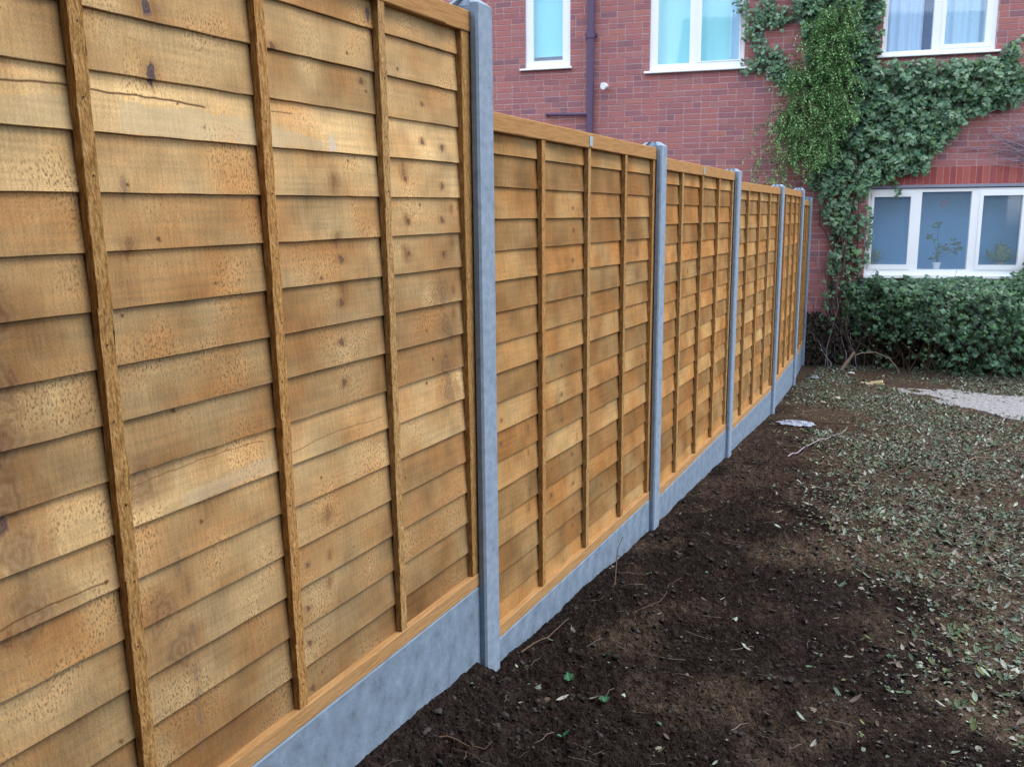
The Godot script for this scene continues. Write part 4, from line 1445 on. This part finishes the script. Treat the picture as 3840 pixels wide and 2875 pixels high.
func make_litter() -> void:
	# crumbs of soil
	for s in 2:
		var xf := []; var cols := []
		for k in 15000:
			var z := -1.35 - pow(rng.randf(), 1.6) * 6.0
			var x := rng.randf_range(.03, 2.4)
			var sz := .0022 + (.015 if s == 1 else .006) * pow(rng.randf(), 8.0 if s == 1 else 3.0)
			var b := Basis.from_euler(Vector3(rng.randf() * 6, rng.randf() * 6, rng.randf() * 6)).scaled(Vector3(1, rng.randf_range(.55, 1), rng.randf_range(.6, 1.2)) * sz)
			xf.append(Transform3D(b, gp(x, z, sz * rng.randf_range(-.3, .3))))
			var g := .009 + .034 * pow(rng.randf(), 2.0)
			cols.append(Color(g * 1.08, g * .95, g * .94) if rng.randf() > .006 else Color(.12, .115, .11))
		var o := multi("soil_crumbs", clod_mesh(70 + s * 3, 9 if s == 1 else 6), xf, cols, M.litter)
		tag(o, "loose crumbs and clods of dark soil by the fence" if s == 0 else "finer crumbs and clods scattered over the dark soil", "soil")
	# shredded leaves
	var lf := [simple_leaf_mesh(.030, .22, .5), simple_leaf_mesh(.017, .45, -.4), ivy_leaf_mesh(.019, .4)]
	var palette := [Color(.055, .10, .065), Color(.075, .12, .085), Color(.12, .16, .13), Color(.10, .12, .05), Color(.17, .17, .14), Color(.08, .06, .05), Color(.22, .23, .21), Color(.05, .09, .06), Color(.14, .11, .09), Color(.20, .26, .20), Color(.26, .27, .24), Color(.04, .035, .03), Color(.10, .085, .065), Color(.13, .11, .09), Color(.06, .085, .045), Color(.075, .095, .05), Color(.05, .085, .045), Color(.09, .13, .08), Color(.07, .12, .07)]
	var labels := ["scattered green and grey leaf litter over the soil by the path", "fallen small leaves and shreds across the open soil", "torn ivy leaves strewn over the ground near the house"]
	var dn := noise(515, .55, 3)
	for s in 3:
		var xf := []; var cols := []
		var n := 0
		while n < 80000:
			var z := rng.randf_range(-2.3, -12.2)
			var x := rng.randf_range(-.1, 4.2)
			var dens := litter_share(x, z) * (.62 + 1.5 * dn.get_noise_2d(x, z) + .5 * dn.get_noise_2d(x * 5.0, z * 5.0 + 20.0))
			if on_path(x, z): dens *= (.07 if on_path(x, z + .16) and on_path(x, z - .12) and x > 1.5 else .45)
			n += 1
			if rng.randf() > clampf(dens, .012, 1.0): continue
			var up := rng.randf_range(-.004, .006)
			if on_path(x, z): up += maxf(0.0, base_level(z) + .007 - ground_level(x, z))
			var b := Basis.from_euler(Vector3(-PI / 2 + rng.randf_range(-.28, .28), rng.randf() * TAU, rng.randf_range(-.28, .28))).scaled(Vector3.ONE * (.35 + 1.25 * pow(rng.randf(), 2.0)))
			xf.append(Transform3D(b, gp(x, z, up)))
			cols.append(palette[rng.randi() % palette.size()] * rng.randf_range(.7, 1.45))
		var o := multi("leaf_litter", lf[s], xf, cols, M.litter)
		tag(o, labels[s], "leaf litter")
	# small straws and rootlets
	var tb := newst()
	tube(tb, [Vector3(-.5, 0, 0), Vector3(-.2, .03, .04), Vector3(.15, .02, -.03), Vector3(.5, 0, .02)], .012, .007, 4)
	var tm := tb.commit()
	var xs := []; var cs := []
	for k in 3200:
		var z := -1.6 - pow(rng.randf(), 1.2) * 10.0
		var x := rng.randf_range(.05, 3.2)
		if on_path(x, z): continue
		if z > -5.0 and rng.randf() < .75: continue
		var len := rng.randf_range(.03, .14)
		xs.append(Transform3D(Basis.from_euler(Vector3(0, rng.randf() * TAU, rng.randf_range(-.2, .2))).scaled(Vector3(len, len * .8, len * .6)), gp(x, z, .006)))
		var g := rng.randf_range(.05, .24)
		cs.append(Color(g, g * .84, g * .70))
	var ro := multi("rootlets", tm, xs, cs, M.litter)
	tag(ro, "thin pale rootlets and straws lying on the soil", "litter")
	# single twigs
	twig("pale forked twig leaning on the second gravel board", [gp(.13, -3.50, .0), gp(.115, -3.56, .012), gp(.09, -3.64, .035), gp(.07, -3.71, .075), gp(.055, -3.76, .10), gp(.045, -3.86, .135)], .0035, .0018, M.bark)
	twig("thin bent twig on the soil beside the second fence panel", lay(Vector2(.30, -3.25), Vector2(.42, -3.75), 7, .05), .0022, .0012, M.bark)
	twig("brown root lying along the foot of the second gravel board", lay(Vector2(.05, -2.72), Vector2(.06, -3.12), 8, .012, .008), .004, .002, M.bark)
	twig("short pale curved root in the soil below the nearest gravel board", lay(Vector2(.12, -2.02), Vector2(.24, -2.12), 6, .02), .0028, .0014, M.bark)
	twig("long thin grey stem lying across the soil towards the leaf litter", lay(Vector2(.42, -6.35), Vector2(.62, -7.75), 10, .05, .012), .005, .002, M.stem_grey)
	twig("thin brown stem lying crosswise near the plastic scrap", lay(Vector2(.45, -7.9), Vector2(1.15, -8.0), 9, .04, .012), .005, .002, M.bark)
	twig("thin stem lying crosswise beyond the plastic scrap near the last fence panels", lay(Vector2(.0, -9.9), Vector2(.62, -9.7), 8, .04, .012), .006, .003, M.bark)
	twig("curled pale stem in the leaf litter below the path", lay(Vector2(1.55, -6.9), Vector2(1.85, -7.05), 7, .05, .012), .005, .003, M.bark_pale)
	twig("thick broken branch stump leaning by the ivy foot", [Vector3(.20, -.36, -11.75), Vector3(.24, -.28, -11.78), Vector3(.30, -.19, -11.82), Vector3(.33, -.13, -11.85)], .024, .016, M.bark_pale, "broken_branch")
	twig("long arched dead stem in front of the dark hedge foot", [Vector3(.34, -.17, -11.8), Vector3(.42, -.13, -11.8), Vector3(.58, -.11, -11.8), Vector3(.74, -.17, -11.8), Vector3(.84, -.28, -11.78), Vector3(.88, -.36, -11.75)], .009, .005, M.bark_pale, "arched_twig")
	# crumpled translucent plastic scrap
	crumple("plastic_scrap", "crumpled pale blue white plastic scrap on the soil beside the fence", "plastic scrap", Vector2(.265, -7.74), .15, .10, .035, Color(.72, .78, .88), 5)
	crumple("pale_rag", "small crumpled whitish scrap near the last fence post", "scrap", Vector2(-.0, -10.85), .05, .06, .04, Color(.66, .70, .76), 6)
	# split piece of pale wood
	var ws := newst()
	extrude(ws, PackedVector2Array([Vector2(-.018, 0), Vector2(.02, 0), Vector2(.012, .022), Vector2(-.008, .03)]), Transform3D(Basis(Vector3.UP, 1.45), Vector3(-.13, 0, 0)), .25)
	extrude(ws, PackedVector2Array([Vector2(-.012, 0), Vector2(.012, 0), Vector2(.0, .03)]), Transform3D(Basis(Vector3.UP, 1.15) * Basis(Vector3.RIGHT, -.25), Vector3(-.02, .012, .01)), .14)
	var wo := put("split_wood", ws.commit(), mat(Color(.92, .84, .66), .8))
	wo.position = gp(.66, -10.64, -.002)
	tag(wo, "split piece of pale fresh wood lying before the ivy hedge", "wood piece")
	# stones
	var stn := ["white pebble at the foot of the ivy hedge", "pale stone in the leaf litter below the fence end", "pale stone beside the soil edge near the fourth panel"]
	var sp := [Vector2(.36, -11.35), Vector2(.42, -9.3), Vector2(.33, -8.9)]
	for k in 3:
		var o := put("stone", clod_mesh(90 + k), mat(Color(.80, .80, .80) if k == 0 else Color(.66, .63, .56), .8))
		o.scale = Vector3(.045, .026, .032) * (1.0 - .2 * k)
		o.position = gp(sp[k].x, sp[k].y, .010)
		tag(o, stn[k], "stone")
	# seedlings
	var sl := ["small green seedling on bare soil closest to the second panel", "small seedling on the soil straight below the tallest post", "flat green sprig at the lower edge of the soil", "tiny pale green sprig between the other seedlings", "tiny sprig of green in the soil by the plastic scrap"]
	var spz := [Vector2(.338, -2.83), Vector2(.305, -2.57), Vector2(.414, -2.26), Vector2(.46, -2.5), Vector2(.42, -7.42)]
	var leafm := simple_leaf_mesh(.030, .30, .3)
	var gm := mat(Color(.22, .42, .30), .5)
	for k in 5:
		var t := thing("seedling", sl[k], "seedling", gp(spz[k].x, spz[k].y, .002), 0.0, "seedlings in the soil")
		for j in 6:
			var o := put("leaf", leafm, gm, t)
			var az := rng.randf() * TAU
			var dir := Vector3(cos(az), rng.randf_range(.1, .7), sin(az)).normalized()
			var sid := dir.cross(Vector3.UP).normalized()
			o.transform = Transform3D(Basis(sid, dir, sid.cross(dir)).scaled(Vector3.ONE * rng.randf_range(.6, 1.1) * (2.0 if k == 4 else 1.0)), Vector3(0, .004, 0))

func on_path(x: float, z: float) -> bool:
	if x < 1.15: return x > .95 and z < -10.05 and z > -10.35
	var near := lerpf(-10.0, -8.9, clampf((x - 1.15) / .8, 0, 1))
	return z < near and z > -10.45

func crumple(called: String, label: String, cat: String, c: Vector2, hx: float, hz: float, hh: float, col: Color, sd: int) -> void:
	var n := noise(sd, 1.0, 3)
	var N := 12
	var st := newst()
	var P := []
	for j in N + 1:
		var rowp := []
		for i in N + 1:
			var a := (float(i) / N - .5) * 2.0; var b := (float(j) / N - .5) * 2.0
			var k := 1.0 + .35 * n.get_noise_2d(a * 2.0, b * 2.0 + 8.0)
			var ed := clampf(1.2 - maxf(absf(a), absf(b)), 0, 1)
			a *= sqrt(1.0 - .5 * b * b); b *= sqrt(1.0 - .5 * a * a)
			rowp.append(Vector3(a * hx * k, .008 + hh * ed * (.5 + .9 * n.get_noise_2d(a * 3.4 + 20, b * 3.4)), b * hz * k))
		P.append(rowp)
	for j in N:
		for i in N:
			for tr in [[P[j][i], P[j][i + 1], P[j + 1][i + 1]], [P[j][i], P[j + 1][i + 1], P[j + 1][i]]]:
				var nn: Vector3 = (tr[1] - tr[0]).cross(tr[2] - tr[0]).normalized()
				if nn.y < 0: nn = -nn
				tri(st, tr[0], tr[1], tr[2], nn)
	var o := put(called, st.commit(), mat(col, .4, M.mud, 9.0))
	o.position = Vector3(c.x, ground_level(c.x, c.y) + .004, c.y)
	tag(o, label, cat)

# unseen building-shaped light blocker, added to shade what faces back along the fence
func make_light_blocker() -> void:
	var t := thing("rear_light_blocker", "added light blocker shaped like a building behind the viewer, outside the picture", "building", Vector3(2.4, .05, .75))
	var st := newst()
	box(st, Vector3(-2.6, -.3, 0), Vector3(5.7, 5.3, .3))
	box(st, Vector3(-2.6, -.3, .3), Vector3(-2.3, 5.3, 5.0))
	box(st, Vector3(5.4, -.3, .3), Vector3(5.7, 5.3, 5.0))
	put("wall", st.commit(), mat(Color(.20, .16, .15), .95), t)  # blocker kept dark so it bounces little light to the fence
	var rs := newst()
	extrude(rs, PackedVector2Array([Vector2(-.35, 5.31), Vector2(5.2, 5.31), Vector2(5.2, 5.42), Vector2(2.4, 7.2), Vector2(-.35, 5.42)]), Transform3D(Basis(Vector3(0, 0, 1), Vector3(0, 1, 0), Vector3(-1, 0, 0)), Vector3(5.9, 0, 0)), 8.7)
	put("blocker_roof", rs.commit(), mat(Color(.30, .27, .27), .9), t)
	var ds := newst()
	box(ds, Vector3(-.5, .0, -.04), Vector3(.4, 2.05, -.003))
	put("blocker_door", ds.commit(), mat(Color(.12, .14, .13), .6), t)
